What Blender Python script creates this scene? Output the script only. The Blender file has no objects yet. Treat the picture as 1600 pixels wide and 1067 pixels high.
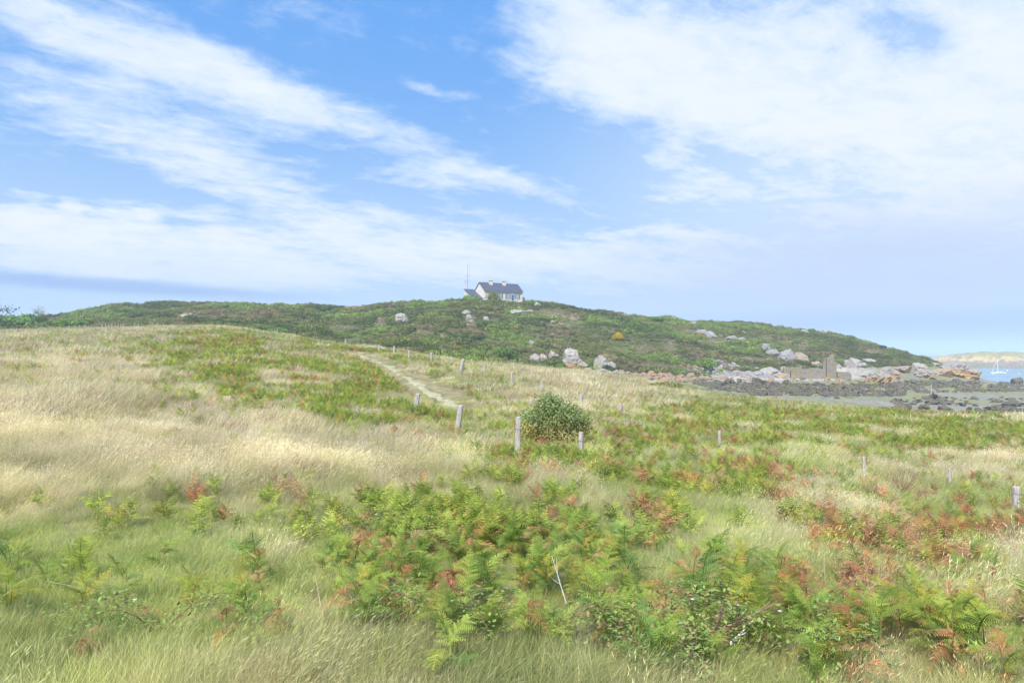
import bpy, math, random
import numpy as np
from mathutils import Vector, Matrix

# ------------------------------------------------------------------ camera, world, sun, exposure
S = bpy.context.scene
C = S.collection
F = 1155.0           # focal length in pixels of a 1600 px wide picture
HZ = 551.0           # picture row of the sea horizon
EYE = 14.0           # eye height above low water
cam_d = bpy.data.cameras.new("camera")
cam = bpy.data.objects.new("camera", cam_d)
C.objects.link(cam)
cam.location = (0, 0, EYE)
cam.rotation_euler = (math.radians(90), 0, 0)
cam_d.sensor_width = 36
cam_d.lens = 36 * F / 1600
cam_d.shift_y = 17.5 / 1600
cam_d.clip_start = 0.1
cam_d.clip_end = 90000
S.camera = cam

SUN_EL, SUN_AZ = 50.0, -160.0       # azimuth measured from +Y towards +X
S.view_settings.view_transform = 'Standard'
S.view_settings.look = 'None'
S.view_settings.exposure = 1.5
S.view_settings.gamma = 1
S.view_settings.use_curve_mapping = False
S.render.engine = 'CYCLES'
S.cycles.use_denoising = True
S.cycles.max_bounces = 8
S.cycles.diffuse_bounces = 3
S.cycles.transmission_bounces = 4
S.cycles.transparent_max_bounces = 8
S.cycles.volume_bounces = 1

def N(nt, typ, **kw):
    n = nt.nodes.new(typ)
    for k, v in kw.items():
        if k.startswith('i_'):
            n.inputs[k[2:].replace('_', ' ')].default_value = v
        elif k.startswith('n') and k[1:].isdigit():
            n.inputs[int(k[1:])].default_value = v
        else:
            setattr(n, k, v)
    return n

def math_n(nt, op, a, b=None, clamp=False):
    n = nt.nodes.new('ShaderNodeMath'); n.operation = op; n.use_clamp = clamp
    for i, q in enumerate((a, b)):
        if q is None: continue
        if isinstance(q, (int, float)): n.inputs[i].default_value = q
        else: nt.links.new(q, n.inputs[i])
    return n.outputs[0]

def vmath(nt, op, a, b=None):
    n = nt.nodes.new('ShaderNodeVectorMath'); n.operation = op
    for i, q in enumerate((a, b)):
        if q is None: continue
        if isinstance(q, (tuple, list)): n.inputs[i].default_value = q
        else: nt.links.new(q, n.inputs[i])
    return n

def maprange(nt, v, a, b, c=0.0, d=1.0, smooth=True):
    n = nt.nodes.new('ShaderNodeMapRange')
    n.interpolation_type = 'SMOOTHSTEP' if smooth else 'LINEAR'
    nt.links.new(v, n.inputs[0])
    for i, q in zip((1, 2, 3, 4), (a, b, c, d)): n.inputs[i].default_value = q
    return n.outputs[0]

def mixc(nt, f, a, b, mode='MIX'):
    n = nt.nodes.new('ShaderNodeMix'); n.data_type = 'RGBA'; n.blend_type = mode
    for i, q in zip((0, 6, 7), (f, a, b)):
        if isinstance(q, (int, float)): n.inputs[i].default_value = q
        elif isinstance(q, (tuple, list)): n.inputs[i].default_value = (*q[:3], 1)
        else: nt.links.new(q, n.inputs[i])
    return n.outputs[2]

def build_world():
    w = bpy.data.worlds.new("World"); S.world = w
    w.use_nodes = True
    nt = w.node_tree; nt.nodes.clear()
    L = nt.links.new
    sky = N(nt, 'ShaderNodeTexSky', sky_type='NISHITA', sun_disc=False)
    sky.sun_elevation = math.radians(SUN_EL)
    sky.sun_rotation = math.radians(SUN_AZ)
    sky.altitude = 0; sky.air_density = 1.0; sky.dust_density = 0.6; sky.ozone_density = 2.0
    tc = N(nt, 'ShaderNodeTexCoord')
    d = vmath(nt, 'NORMALIZE', tc.outputs['Generated']).outputs[0]
    sep = N(nt, 'ShaderNodeSeparateXYZ'); L(d, sep.inputs[0])
    x, y, z = sep.outputs
    zc = math_n(nt, 'MAXIMUM', z, 0.0)
    zz = math_n(nt, 'ADD', zc, 0.13)
    cmb = N(nt, 'ShaderNodeCombineXYZ')
    L(math_n(nt, 'DIVIDE', x, zz), cmb.inputs[0]); L(math_n(nt, 'DIVIDE', y, zz), cmb.inputs[1])
    P = cmb.outputs[0]
    az = math_n(nt, 'MULTIPLY', math_n(nt, 'ARCTAN2', x, y), 57.2958)
    el = math_n(nt, 'MULTIPLY', math_n(nt, 'ARCSINE', z), 57.2958)
    ae = N(nt, 'ShaderNodeCombineXYZ'); L(az, ae.inputs[0]); L(el, ae.inputs[1])
    # wind-drawn noise: streaks run along (0.82, 0.57) of the cloud plane
    mp = N(nt, 'ShaderNodeMapping', vector_type='POINT'); L(P, mp.inputs[0])
    mp.inputs['Rotation'].default_value = (0, 0, -math.radians(37))
    mp.inputs['Scale'].default_value = (1, 1, 1)
    mp2 = N(nt, 'ShaderNodeMapping', vector_type='POINT'); L(mp.outputs[0], mp2.inputs[0])
    mp2.inputs['Scale'].default_value = (0.85, 1.9, 1)
    n1 = N(nt, 'ShaderNodeTexNoise', i_Scale=1.9, i_Detail=12.0, i_Roughness=0.58, i_Distortion=0.25); L(mp2.outputs[0], n1.inputs['Vector'])
    mp3 = N(nt, 'ShaderNodeMapping', vector_type='POINT'); L(mp.outputs[0], mp3.inputs[0])
    mp3.inputs['Scale'].default_value = (1.0, 1.35, 1); mp3.inputs['Location'].default_value = (7, 3, 0)
    n2 = N(nt, 'ShaderNodeTexNoise', i_Scale=8.5, i_Detail=13.0, i_Roughness=0.68, i_Distortion=0.3); L(mp3.outputs[0], n2.inputs['Vector'])
    nn = math_n(nt, 'ADD', math_n(nt, 'MULTIPLY', n1.outputs[0], 0.5), math_n(nt, 'MULTIPLY', n2.outputs[0], 0.5))
    # warp the cloud fields a little so their outlines are not ellipses
    nw = N(nt, 'ShaderNodeTexNoise', i_Scale=1.5, i_Detail=4.0, i_Roughness=0.6); L(P, nw.inputs['Vector'])
    wv = vmath(nt, 'SUBTRACT', nw.outputs['Color'], (0.5, 0.5, 0.5)).outputs[0]
    ws = vmath(nt, 'MULTIPLY', wv, (8, 4, 0)).outputs[0]
    A = vmath(nt, 'ADD', ae.outputs[0], ws).outputs[0]
    def blob(u, v, a, b, ang, wgt, src=A):
        azd = math.degrees(math.atan((u - 800) / F))
        eld = math.degrees(math.atan((HZ - v) / math.hypot(F, u - 800)))
        m = N(nt, 'ShaderNodeMapping', vector_type='TEXTURE'); L(src, m.inputs[0])
        m.inputs['Location'].default_value = (azd, eld, 0)
        m.inputs['Rotation'].default_value = (0, 0, -math.radians(ang))
        m.inputs['Scale'].default_value = (a * 0.044, b * 0.044, 1)
        ln = N(nt, 'ShaderNodeVectorMath', operation='LENGTH'); L(m.outputs[0], ln.inputs[0])
        return maprange(nt, ln.outputs['Value'], 0.25, 1.35, wgt, 0.0)
    blobs = [(1130, 70, 430, 130, 10, 1.05), (1400, 200, 430, 180, 12, 1.0), (1000, 120, 260, 90, 22, 0.6),
             (1700, 60, 300, 200, 0, 0.5),
             (100, 42, 190, 42, 12, 0.95), (340, 115, 190, 50, 27, 0.85), (570, 195, 270, 42, 19, 0.95),
             (300, 235, 300, 60, 15, 0.65), (740, 290, 190, 26, 5, 0.7), (150, 375, 300, 66, 5, 1.0),
             (600, 375, 360, 66, 4, 0.9), (900, 430, 520, 50, 2, 0.65), (250, 420, 520, 60, 3, 0.7), (1150, 290, 200, 26, 3, .45), (1050, 370, 180, 16, 3, .4),
             (1300, 390, 460, 110, 0, 0.55), (660, 128, 80, 14, 5, 0.35), (1040, 362, 80, 14, 5, 0.35), (1030, 245, 60, 30, -35, 0.4), (35, 318, 34, 22, 0, .7), (100, 328, 26, 18, 0, .7), (165, 345, 30, 18, 0, .6), (228, 348, 34, 18, 0, .6), (335, 362, 36, 20, 0, .6), (260, 215, 180, 26, 14, .3), (420, 300, 240, 34, 12, .35), (690, 128, 90, 10, 4, .3), (1600, 150, 260, 120, 0, .4),
             (1440, 60, 80, 50, 20, -0.95), (1500, 130, 70, 24, 15, -.5), (1240, 290, 150, 34, 12, -0.45), (900, 250, 130, 60, 20, -0.3)]
    cov = None
    for b in blobs:
        o = blob(*b)
        cov = o if cov is None else math_n(nt, 'ADD', cov, o)
    # general cover of the sky in every direction
    nb = N(nt, 'ShaderNodeTexNoise', i_Scale=0.7, i_Detail=3.0); L(mp2.outputs[0], nb.inputs['Vector'])
    base = maprange(nt, nb.outputs[0], 0.36, 0.7, 0.0, 0.5)
    cov = math_n(nt, 'ADD', cov, base)
    cov = math_n(nt, 'MINIMUM', cov, 1.55)
    amp = 3.7
    dn = math_n(nt, 'ADD', cov, math_n(nt, 'MULTIPLY', math_n(nt, 'SUBTRACT', nn, 0.5), amp))
    dens = maprange(nt, dn, 0.02, 1.25, 0.0, 0.96)
    veil = maprange(nt, el, 19.0, 0.0, 0.0, 0.72, smooth=True)
    veil_r = blob(1480, 320, 660, 340, 0, 0.8, src=ae.outputs[0])
    dens = math_n(nt, 'MAXIMUM', dens, veil)
    dens = math_n(nt, 'MAXIMUM', dens, veil_r)
    # blue, a bit cleaner than the raw model
    hi = maprange(nt, el, 3.0, 30.0, 0.0, 1.0)
    blue = mixc(nt, 0.88, sky.outputs[0], mixc(nt, hi, (1.7, 3.2, 5.5), (0.72, 2.3, 5.5)))
    thick = maprange(nt, dn, 0.7, 1.9, 0.0, 1.0)
    white = mixc(nt, thick, (3.9, 4.75, 5.9), (5.2, 5.5, 6.0))
    low = maprange(nt, el, 9.0, 1.0, 0.0, 1.0)
    white = mixc(nt, low, white, (3.3, 4.3, 5.8))
    col = mixc(nt, dens, blue, white)
    # slate bars low over the left and right horizon
    bar = blob(150, 445, 330, 13, 2, .75, src=ae.outputs[0])
    bar2 = blob(1350, 515, 520, 32, 0, 0.55, src=ae.outputs[0])
    bar = math_n(nt, 'MAXIMUM', bar, bar2)
    lil = math_n(nt, 'MULTIPLY', blob(1380, 430, 460, 130, -4, 0.85, src=A), maprange(nt, n1.outputs[0], .3, .65, .5, 1.0))
    col = mixc(nt, lil, col, (3.25, 3.95, 5.4))
    col = mixc(nt, bar, col, (1.75, 2.75, 5.0))
    bg = N(nt, 'ShaderNodeBackground'); L(col, bg.inputs[0]); bg.inputs[1].default_value = 0.062
    out = N(nt, 'ShaderNodeOutputWorld'); L(bg.outputs[0], out.inputs[0])
build_world()

sun_d = bpy.data.lights.new("sun", 'SUN'); sun = bpy.data.objects.new("sun", sun_d); C.objects.link(sun)
sun_d.energy = 2.5; sun_d.angle = math.radians(0.8); sun_d.color = (1.0, 0.95, 0.87)
_e, _a = math.radians(SUN_EL), math.radians(SUN_AZ)
sdir = Vector((math.sin(_a) * math.cos(_e), math.cos(_a) * math.cos(_e), math.sin(_e)))
sun.rotation_euler = sdir.to_track_quat('Z', 'Y').to_euler()

# ------------------------------------------------------------------ small helpers
rng = np.random.default_rng(11)
random.seed(5)

def _hash(ix, iy, seed):
    h = (ix.astype(np.int64) * 374761393 + iy.astype(np.int64) * 668265263 + seed * 1442695041) & 0x7fffffff
    h = (h ^ (h >> 13)) * 1274126177 & 0x7fffffff
    h = h ^ (h >> 16)
    return (h & 0xffff) / 65535.0

def vnoise(x, y, seed=0):
    x = np.asarray(x, float); y = np.asarray(y, float)
    ix = np.floor(x); iy = np.floor(y); fx = x - ix; fy = y - iy
    fx = fx * fx * (3 - 2 * fx); fy = fy * fy * (3 - 2 * fy)
    a = _hash(ix, iy, seed); b = _hash(ix + 1, iy, seed); c = _hash(ix, iy + 1, seed); d = _hash(ix + 1, iy + 1, seed)
    return (a * (1 - fx) + b * fx) * (1 - fy) + (c * (1 - fx) + d * fx) * fy

def fbm(x, y, seed=0, octv=4):
    s = 0; a = 0.5; t = 0
    for k in range(octv):
        s = s + a * vnoise(x * 2 ** k, y * 2 ** k, seed + k * 17); t += a; a *= 0.5
    return s / t

def sstep(x, a, b):
    t = np.clip((x - a) / (b - a), 0, 1)
    return t * t * (3 - 2 * t)

def tag(o, label=None, cat=None, group=None, kind=None):
    if label: o['label'] = label
    if cat: o['category'] = cat
    if group: o['group'] = group
    if kind: o['kind'] = kind
    return o

def empty(name, loc=(0, 0, 0), rz=0.0):
    o = bpy.data.objects.new(name, None); C.objects.link(o)
    o.location = loc; o.rotation_euler = (0, 0, rz); o.empty_display_size = 0.2
    return o

def link(name, me, parent=None, loc=None):
    o = bpy.data.objects.new(name, me); C.objects.link(o)
    if parent is not None: o.parent = parent
    if loc is not None: o.location = loc
    return o

class MB:
    def __init__(s): s.v = []; s.f = []; s.n = 0; s.att = []
    def add(s, V, Fc, att=None):
        V = np.asarray(V, float).reshape(-1, 3)
        s.v.append(V); s.f.extend([tuple(i + s.n for i in f) for f in Fc]); s.n += len(V)
        s.att.append(np.full(len(V), 0.5) if att is None else np.asarray(att, float))
        return s
    def box(s, x0, x1, y0, y1, z0, z1):
        V = [(x, y, z) for z in (z0, z1) for y in (y0, y1) for x in (x0, x1)]
        return s.add(V, [(0, 2, 3, 1), (4, 5, 7, 6), (0, 1, 5, 4), (2, 6, 7, 3), (0, 4, 6, 2), (1, 3, 7, 5)])
    def tube(s, pts, rad, k=6, cap=True):
        pts = [Vector(p) for p in pts]; V = []; Fc = []
        if isinstance(rad, (int, float)): rad = [rad] * len(pts)
        for i, p in enumerate(pts):
            d = (pts[min(i + 1, len(pts) - 1)] - pts[max(i - 1, 0)]).normalized()
            u = d.cross(Vector((0.31, 0.95, 0.1))).normalized(); w = d.cross(u)
            for j in range(k):
                a = 2 * math.pi * j / k
                V.append(p + (u * math.cos(a) + w * math.sin(a)) * rad[i])
        for i in range(len(pts) - 1):
            for j in range(k):
                a = i * k + j; b = i * k + (j + 1) % k
                Fc.append((a, b, b + k, a + k))
        if cap:
            Fc.append(tuple(range(k - 1, -1, -1))); Fc.append(tuple(range((len(pts) - 1) * k, len(pts) * k)))
        return s.add([tuple(v) for v in V], Fc)
    def mesh(s, name, mat=None, smooth=False):
        me = bpy.data.meshes.new(name)
        me.from_pydata(np.concatenate(s.v).tolist(), [], s.f)
        a = me.attributes.new('var', 'FLOAT', 'POINT'); a.data.foreach_set('value', np.concatenate(s.att).astype(np.float32))
        if mat is not None: me.materials.append(mat)
        if smooth: me.polygons.foreach_set('use_smooth', [True] * len(me.polygons))
        me.update()
        return me
    def obj(s, name, mat=None, parent=None, smooth=False, loc=None):
        return link(name, s.mesh(name, mat, smooth), parent, loc)

# ------------------------------------------------------------------ terrain height field
# columns of the view (picture column) -> (forward distance, drop below the eye), negative = above the eye
NEAR = [(3, 2.1), (6, 2.25)]
PROF = {
 -700: [(10, 2.2), (20, 1.9), (40, 0.7), (60, -0.6), (90, -2.4), (110, -2.9), (135, -2.5), (170, -4), (230, -8), (270, -10), (330, -9), (560, 3)],
 0:    [(10, 2.4), (20, 2.2), (40, 0.9), (60, -0.5), (90, -2.2), (108, -2.6), (130, -1.8), (165, -4), (220, -8.3), (260, -10.8), (320, -10), (560, 3)],
 100:  [(10, 2.4), (20, 2.25), (40, 1.0), (60, -0.4), (90, -2.3), (108, -2.9), (130, -2.2), (165, -5), (220, -10), (265, -13.2), (320, -13), (560, 3)],
 200:  [(10, 2.4), (20, 2.3), (40, 1.2), (60, -0.2), (90, -2.4), (106, -3.1), (130, -2.4), (165, -6), (220, -12.5), (280, -17.7), (320, -18), (560, 3)],
 320:  [(10, 2.4), (20, 2.4), (40, 1.5), (60, 0.0), (90, -2.6), (104, -3.4), (130, -2.4), (165, -6), (220, -13), (280, -18.0), (330, -18), (560, 3)],
 430:  [(10, 2.4), (20, 2.5), (40, 1.9), (60, 0.5), (90, -1.8), (104, -2.4), (125, -1.6), (165, -6), (220, -13), (280, -18.0), (330, -18), (560, 3)],
 550:  [(10, 2.4), (20, 2.8), (40, 2.4), (60, 1.3), (80, 0.3), (100, -0.7), (112, -0.9), (125, -0.4), (150, -3), (200, -9.5), (270, -17.4), (320, -17.4), (560, 3)],
 640:  [(10, 2.4), (20, 2.9), (33, 2.9), (40, 2.75), (44, 3.3), (52, 2.3), (64, 1.2), (80, 0.5), (95, 0.3), (110, -0.2), (150, -4), (200, -10.5), (250, -16.4), (300, -16.8), (560, 3)],
 720:  [(10, 2.4), (20, 3.0), (33, 3.4), (42, 3.3), (52, 2.3), (58, 1.6), (75, 1.15), (90, 1.35), (110, 1.0), (140, -1.5), (180, -7.5), (215, -13.5), (240, -16.3), (260, -16.8), (300, -16.0), (560, 3)],
 850:  [(10, 2.4), (20, 2.85), (25, 3.2), (40, 3.3), (60, 2.6), (84, 2.1), (105, 3.0), (130, 2.9), (160, 0.0), (200, -8), (235, -15.3), (250, -16.3), (300, -15.2), (560, 3)],
 930:  [(10, 2.4), (20, 3.0), (40, 3.6), (60, 3.3), (84, 2.7), (96, 2.8), (112, 4.0), (130, 3.4), (160, 0.6), (200, -6), (240, -13.5), (258, -15.0), (300, -14.4), (560, 3)],
 1000: [(10, 2.4), (20, 3.1), (40, 3.8), (60, 3.9), (80, 3.7), (95, 3.6), (110, 5.4), (140, 5.2), (150, 4.2), (165, 2), (200, -4), (240, -11), (265, -13.6), (300, -13), (560, 4)],
 1070: [(10, 2.45), (20, 3.2), (40, 4.1), (60, 4.3), (80, 4.3), (90, 4.6), (106, 6.8), (140, 6.4), (155, 5.5), (172, 3.6), (200, -1.6), (240, -8), (275, -12.3), (310, -12), (560, 6)],
 1150: [(10, 2.5), (20, 3.3), (40, 4.3), (60, 4.5), (75, 4.7), (90, 7.2), (120, 7.8), (142, 7.6), (150, 7.0), (158, 6.0), (172, 5.8), (182, 4.8), (205, -0.5), (235, -4.6), (270, -10.4), (295, -12), (340, -11), (560, 9)],
 1230: [(10, 2.55), (20, 3.45), (40, 4.4), (60, 4.8), (72, 5.0), (86, 8.0), (120, 8.6), (146, 8.2), (154, 7.6), (162, 6.6), (178, 6.0), (190, 4.4), (210, 0.5), (240, -3.6), (280, -8.8), (300, -9.4), (340, -9), (560, 11)],
 1300: [(10, 2.6), (20, 3.65), (40, 4.5), (60, 5.0), (68, 5.3), (82, 8.6), (120, 9.3), (150, 8.8), (157, 8.4), (166, 7.0), (176, 6.2), (192, 4.8), (215, 0.8), (245, -3.2), (285, -7.6), (310, -7.7), (340, -7), (560, 13)],
 1370: [(10, 2.7), (20, 3.9), (40, 4.7), (58, 5.0), (66, 5.3), (80, 9.2), (125, 9.9), (160, 9.4), (168, 9.0), (178, 7.6), (188, 6.8), (202, 5.6), (225, 2.0), (250, -1.2), (285, -3.0), (310, -2), (360, 6), (560, 16)],
 1450: [(10, 2.85), (20, 4.15), (40, 4.85), (55, 5.0), (62, 5.2), (76, 9.2), (130, 10.5), (178, 9.9), (190, 9.2), (204, 7.7), (216, 6.6), (235, 4.2), (255, 2.2), (275, 3.2), (320, 9), (360, 15), (560, 18)],
 1520: [(10, 2.85), (20, 4.15), (40, 4.85), (54, 5.1), (62, 5.4), (76, 9.4), (130, 10.8), (180, 10.6), (200, 9.8), (215, 8.6), (235, 7.4), (255, 8.6), (290, 11.4), (330, 14.6), (380, 17), (560, 18)],
 1600: [(10, 2.85), (20, 4.15), (40, 4.85), (54, 5.2), (62, 5.5), (76, 9.5), (130, 10.8), (180, 10.8), (230, 10.9), (270, 11.6), (305, 13.3), (345, 15), (380, 17), (560, 18)],
 2300: [(10, 2.85), (20, 4.15), (40, 4.85), (54, 5.2), (62, 5.5), (76, 9.5), (130, 10.8), (180, 10.8), (230, 10.9), (270, 11.6), (305, 13.3), (345, 15), (380, 17), (560, 18)],
}
def pchip(xk, yk, x):
    xk = np.array(xk, float); yk = np.array(yk, float)
    h = np.diff(xk); dl = np.diff(yk) / h
    m = np.zeros(len(xk)); m[0] = dl[0]; m[-1] = dl[-1]
    for i in range(1, len(xk) - 1):
        if dl[i - 1] * dl[i] > 0:
            w1 = 2 * h[i] + h[i - 1]; w2 = h[i] + 2 * h[i - 1]
            m[i] = (w1 + w2) / (w1 / dl[i - 1] + w2 / dl[i])
    i = np.clip(np.searchsorted(xk, x) - 1, 0, len(h) - 1)
    t = (x - xk[i]) / h[i]; t = np.clip(t, 0, 1)
    return ((1 + 2 * t) * (1 - t) ** 2 * yk[i] + t * (1 - t) ** 2 * h[i] * m[i] + t * t * (3 - 2 * t) * yk[i + 1] + t * t * (t - 1) * h[i] * m[i + 1])
LY = np.linspace(math.log(3), math.log(560), 500)
UC = sorted(PROF)
tabc = np.array([pchip([math.log(a) for a, _ in NEAR + PROF[c]], [b for _, b in NEAR + PROF[c]], LY) for c in UC])
UG = np.arange(-700, 2301, 10.0)
TAB = np.array([pchip(UC, tabc[:, j], UG) for j in range(len(LY))]).T       # [u, y]
def uof(X, Y): return 800 + F * X / np.maximum(Y, 3.0)
def edge_line(tbl, u): return np.interp(u, [a for a, _ in tbl], [b for _, b in tbl])
FIELD_END = [(-700, 112), (0, 110), (320, 107), (430, 108), (550, 113), (640, 98), (720, 92), (850, 90), (930, 96), (1000, 98), (1070, 90), (1150, 77), (1230, 73), (1300, 69), (1450, 63), (2300, 63)]
HILL_START = [(-700, 116), (0, 114), (320, 110), (430, 112), (550, 117), (640, 101), (720, 95), (850, 94), (925, 118), (960, 140), (1000, 151), (1070, 158), (1150, 184), (1230, 190), (1300, 197), (1370, 212), (1450, 234), (1500, 262), (1560, 900), (2300, 900)]
def h0(X, Y):
    X = np.asarray(X, float); Y = np.asarray(Y, float)
    u = np.clip(uof(X, Y), -700, 2300); ly = np.clip(np.log(np.maximum(Y, 3.0)), LY[0], LY[-1])
    a = (u + 700) / 10; i = np.clip(a.astype(int), 0, len(UG) - 2); fa = a - i
    b = (ly - LY[0]) / (LY[1] - LY[0]); j = np.clip(b.astype(int), 0, len(LY) - 2); fb = b - j
    dr = (TAB[i, j] * (1 - fa) + TAB[i + 1, j] * fa) * (1 - fb) + (TAB[i, j + 1] * (1 - fa) + TAB[i + 1, j + 1] * fa) * fb
    return EYE - dr
def H(X, Y):
    X = np.asarray(X, float); Y = np.asarray(Y, float)
    u = uof(X, Y)
    hs = edge_line(HILL_START, u); fe = edge_line(FIELD_END, u)
    hill = sstep(Y, hs, hs + 25)
    calm = 1 - 0.85 * np.exp(-(((X + 6) / 34) ** 2 + ((Y - 238) / 24) ** 2))
    shore = sstep(Y, fe, fe + 12) * (1 - hill)
    z = h0(X, Y)
    z = z + (fbm(X / 9, Y / 9, 3) - 0.5) * 0.28 * sstep(Y, 6, 14)
    z = z + hill * calm * ((fbm(X / 26, Y / 26, 5, 3) - 0.5) * 1.9 - 0.8 * sstep(Y, 180, 235) + (fbm(X / 7, Y / 7, 8, 4) - 0.5) * 1.1)
    z = z + shore * ((fbm(X / 14, Y / 10, 9, 4) - 0.5) * 0.7 + (fbm(X / 2.5, Y / 2.5, 12, 3) - 0.5) * 0.16)
    return z
YM = np.exp(np.linspace(math.log(3.2), math.log(420), 4000))
def ground_at(u, v, ymin=3.2):
    X = YM * (u - 800) / F
    ray = EYE - YM * (v - HZ) / F
    hit = np.where((H(X, YM) >= ray) & (YM >= ymin))[0]
    Y = YM[hit[0]] if len(hit) else 240.0
    X = Y * (u - 800) / F
    return float(X), float(Y), float(H(X, Y))
def proj(X, Y, Z): return 800 + F * X / Y, HZ - F * (Z - EYE) / Y
def normal_at(X, Y, e=0.4):
    a = (float(H(X + e, Y)) - float(H(X - e, Y))) / (2 * e); b = (float(H(X, Y + e)) - float(H(X, Y - e))) / (2 * e)
    return Vector((-a, -b, 1)).normalized()

# ------------------------------------------------------------------ materials
def new_mat(name):
    m = bpy.data.materials.new(name); m.use_nodes = True
    m.node_tree.nodes.clear()
    return m, m.node_tree
def finish(nt, col, rough=0.8, trans=0.0, bump=None, bdist=0.02, bstr=0.5, spec=0.3, metallic=0.0):
    L = nt.links.new
    b = N(nt, 'ShaderNodeBsdfPrincipled')
    if isinstance(col, (tuple, list)): b.inputs['Base Color'].default_value = (*col[:3], 1)
    else: L(col, b.inputs['Base Color'])
    if isinstance(rough, (int, float)): b.inputs['Roughness'].default_value = rough
    else: L(rough, b.inputs['Roughness'])
    b.inputs['Specular IOR Level'].default_value = spec
    b.inputs['Metallic'].default_value = metallic
    if bump is not None:
        bn = N(nt, 'ShaderNodeBump'); bn.inputs['Strength'].default_value = bstr; bn.inputs['Distance'].default_value = bdist
        L(bump, bn.inputs['Height']); L(bn.outputs[0], b.inputs['Normal'])
    out = N(nt, 'ShaderNodeOutputMaterial')
    if trans > 0:
        t = N(nt, 'ShaderNodeBsdfTranslucent')
        if isinstance(col, (tuple, list)): t.inputs[0].default_value = (*col[:3], 1)
        else: L(col, t.inputs[0])
        mx = N(nt, 'ShaderNodeMixShader'); mx.inputs[0].default_value = trans
        L(b.outputs[0], mx.inputs[1]); L(t.outputs[0], mx.inputs[2]); L(mx.outputs[0], out.inputs[0])
    else: L(b.outputs[0], out.inputs[0])
def noise(nt, scale, detail=4, rough=0.6, vec=None, dist=0.0):
    n = N(nt, 'ShaderNodeTexNoise', i_Scale=float(scale), i_Detail=float(detail), i_Roughness=rough, i_Distortion=dist)
    if vec is not None: nt.links.new(vec, n.inputs['Vector'])
    return n.outputs[0]
def objcoord(nt): return N(nt, 'ShaderNodeTexCoord').outputs['Object']
def geopos(nt): return N(nt, 'ShaderNodeNewGeometry').outputs['Position']

def simple(name, col, rough=0.7, var=0.15, scale=3.0, metallic=0.0, spec=0.3, bump=0.0):
    m, nt = new_mat(name)
    n = noise(nt, scale, 5, vec=objcoord(nt))
    f = maprange(nt, n, 0.3, 0.7, 0, 1)
    c = mixc(nt, f, tuple(c * (1 - var) for c in col), tuple(min(1, c * (1 + var)) for c in col))
    finish(nt, c, rough, bump=n if bump else None, bdist=bump, metallic=metallic, spec=spec)
    return m

def rock_mat(name, base, light, lichen=None, lich_amt=0.0, scale=1.0, low_only=False, dark=None):
    m, nt = new_mat(name)
    P = geopos(nt)
    n1 = noise(nt, 0.9 * scale, 6, 0.65, P); n2 = noise(nt, 5 * scale, 6, 0.7, P); n3 = noise(nt, 0.35 * scale, 4, 0.6, P, 0.6)
    c = mixc(nt, maprange(nt, n2, 0.3, 0.72), base, light)
    c = mixc(nt, maprange(nt, n1, 0.52, 0.7, 0, 0.55), c, dark or tuple(x * 0.45 for x in base))
    if lichen:
        f = maprange(nt, n3, 0.62 - 0.3 * lich_amt, 0.72 - 0.28 * lich_amt, 0, 0.85)
        if low_only:
            z = N(nt, 'ShaderNodeSeparateXYZ'); nt.links.new(objcoord(nt), z.inputs[0])
            g = maprange(nt, math_n(nt, 'ADD', z.outputs[2], math_n(nt, 'MULTIPLY', n1, 0.5)), 0.25, 0.55, 1, 0.0)
            f = math_n(nt, 'MULTIPLY', f, g)
        c = mixc(nt, f, c, lichen)
    v = N(nt, 'ShaderNodeTexVoronoi', feature='DISTANCE_TO_EDGE'); v.inputs['Scale'].default_value = 0.8 * scale
    nt.links.new(P, v.inputs['Vector'])
    cr = maprange(nt, v.outputs[0], 0.0, 0.035, 0.6, 0.0)
    c = mixc(nt, cr, c, tuple(x * 0.3 for x in base))
    finish(nt, c, 0.9, bump=n2, bdist=0.15, bstr=0.6, spec=0.15)
    return m
M_GRANITE = rock_mat("granite_pale", (0.24, 0.225, 0.205), (0.44, 0.41, 0.37), (0.42, 0.30, 0.10), 0.05, dark=(0.16, 0.15, 0.14))
M_GRANITE_OR = rock_mat("granite_lichen", (0.22, 0.20, 0.18), (0.40, 0.365, 0.32), (0.42, 0.26, 0.11), .85, low_only=True)
M_ORANGE = rock_mat("granite_orange", (0.20, 0.16, 0.125), (0.38, 0.30, 0.235), (0.36, 0.21, 0.10), 0.5, 2.0)
M_DARK = rock_mat("rock_weed", (0.05, 0.045, 0.037), (0.21, 0.185, 0.145), (0.14, 0.14, 0.05), 0.3, 1.0)
M_GREY = rock_mat("rock_grey", (0.20, 0.19, 0.19), (0.40, 0.385, 0.375), None, 0, 2.0)
M_PINK = rock_mat("rock_pink", (0.23, 0.20, 0.17), (0.38, 0.33, 0.285), (0.45, 0.27, 0.10), 0.4)

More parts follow.
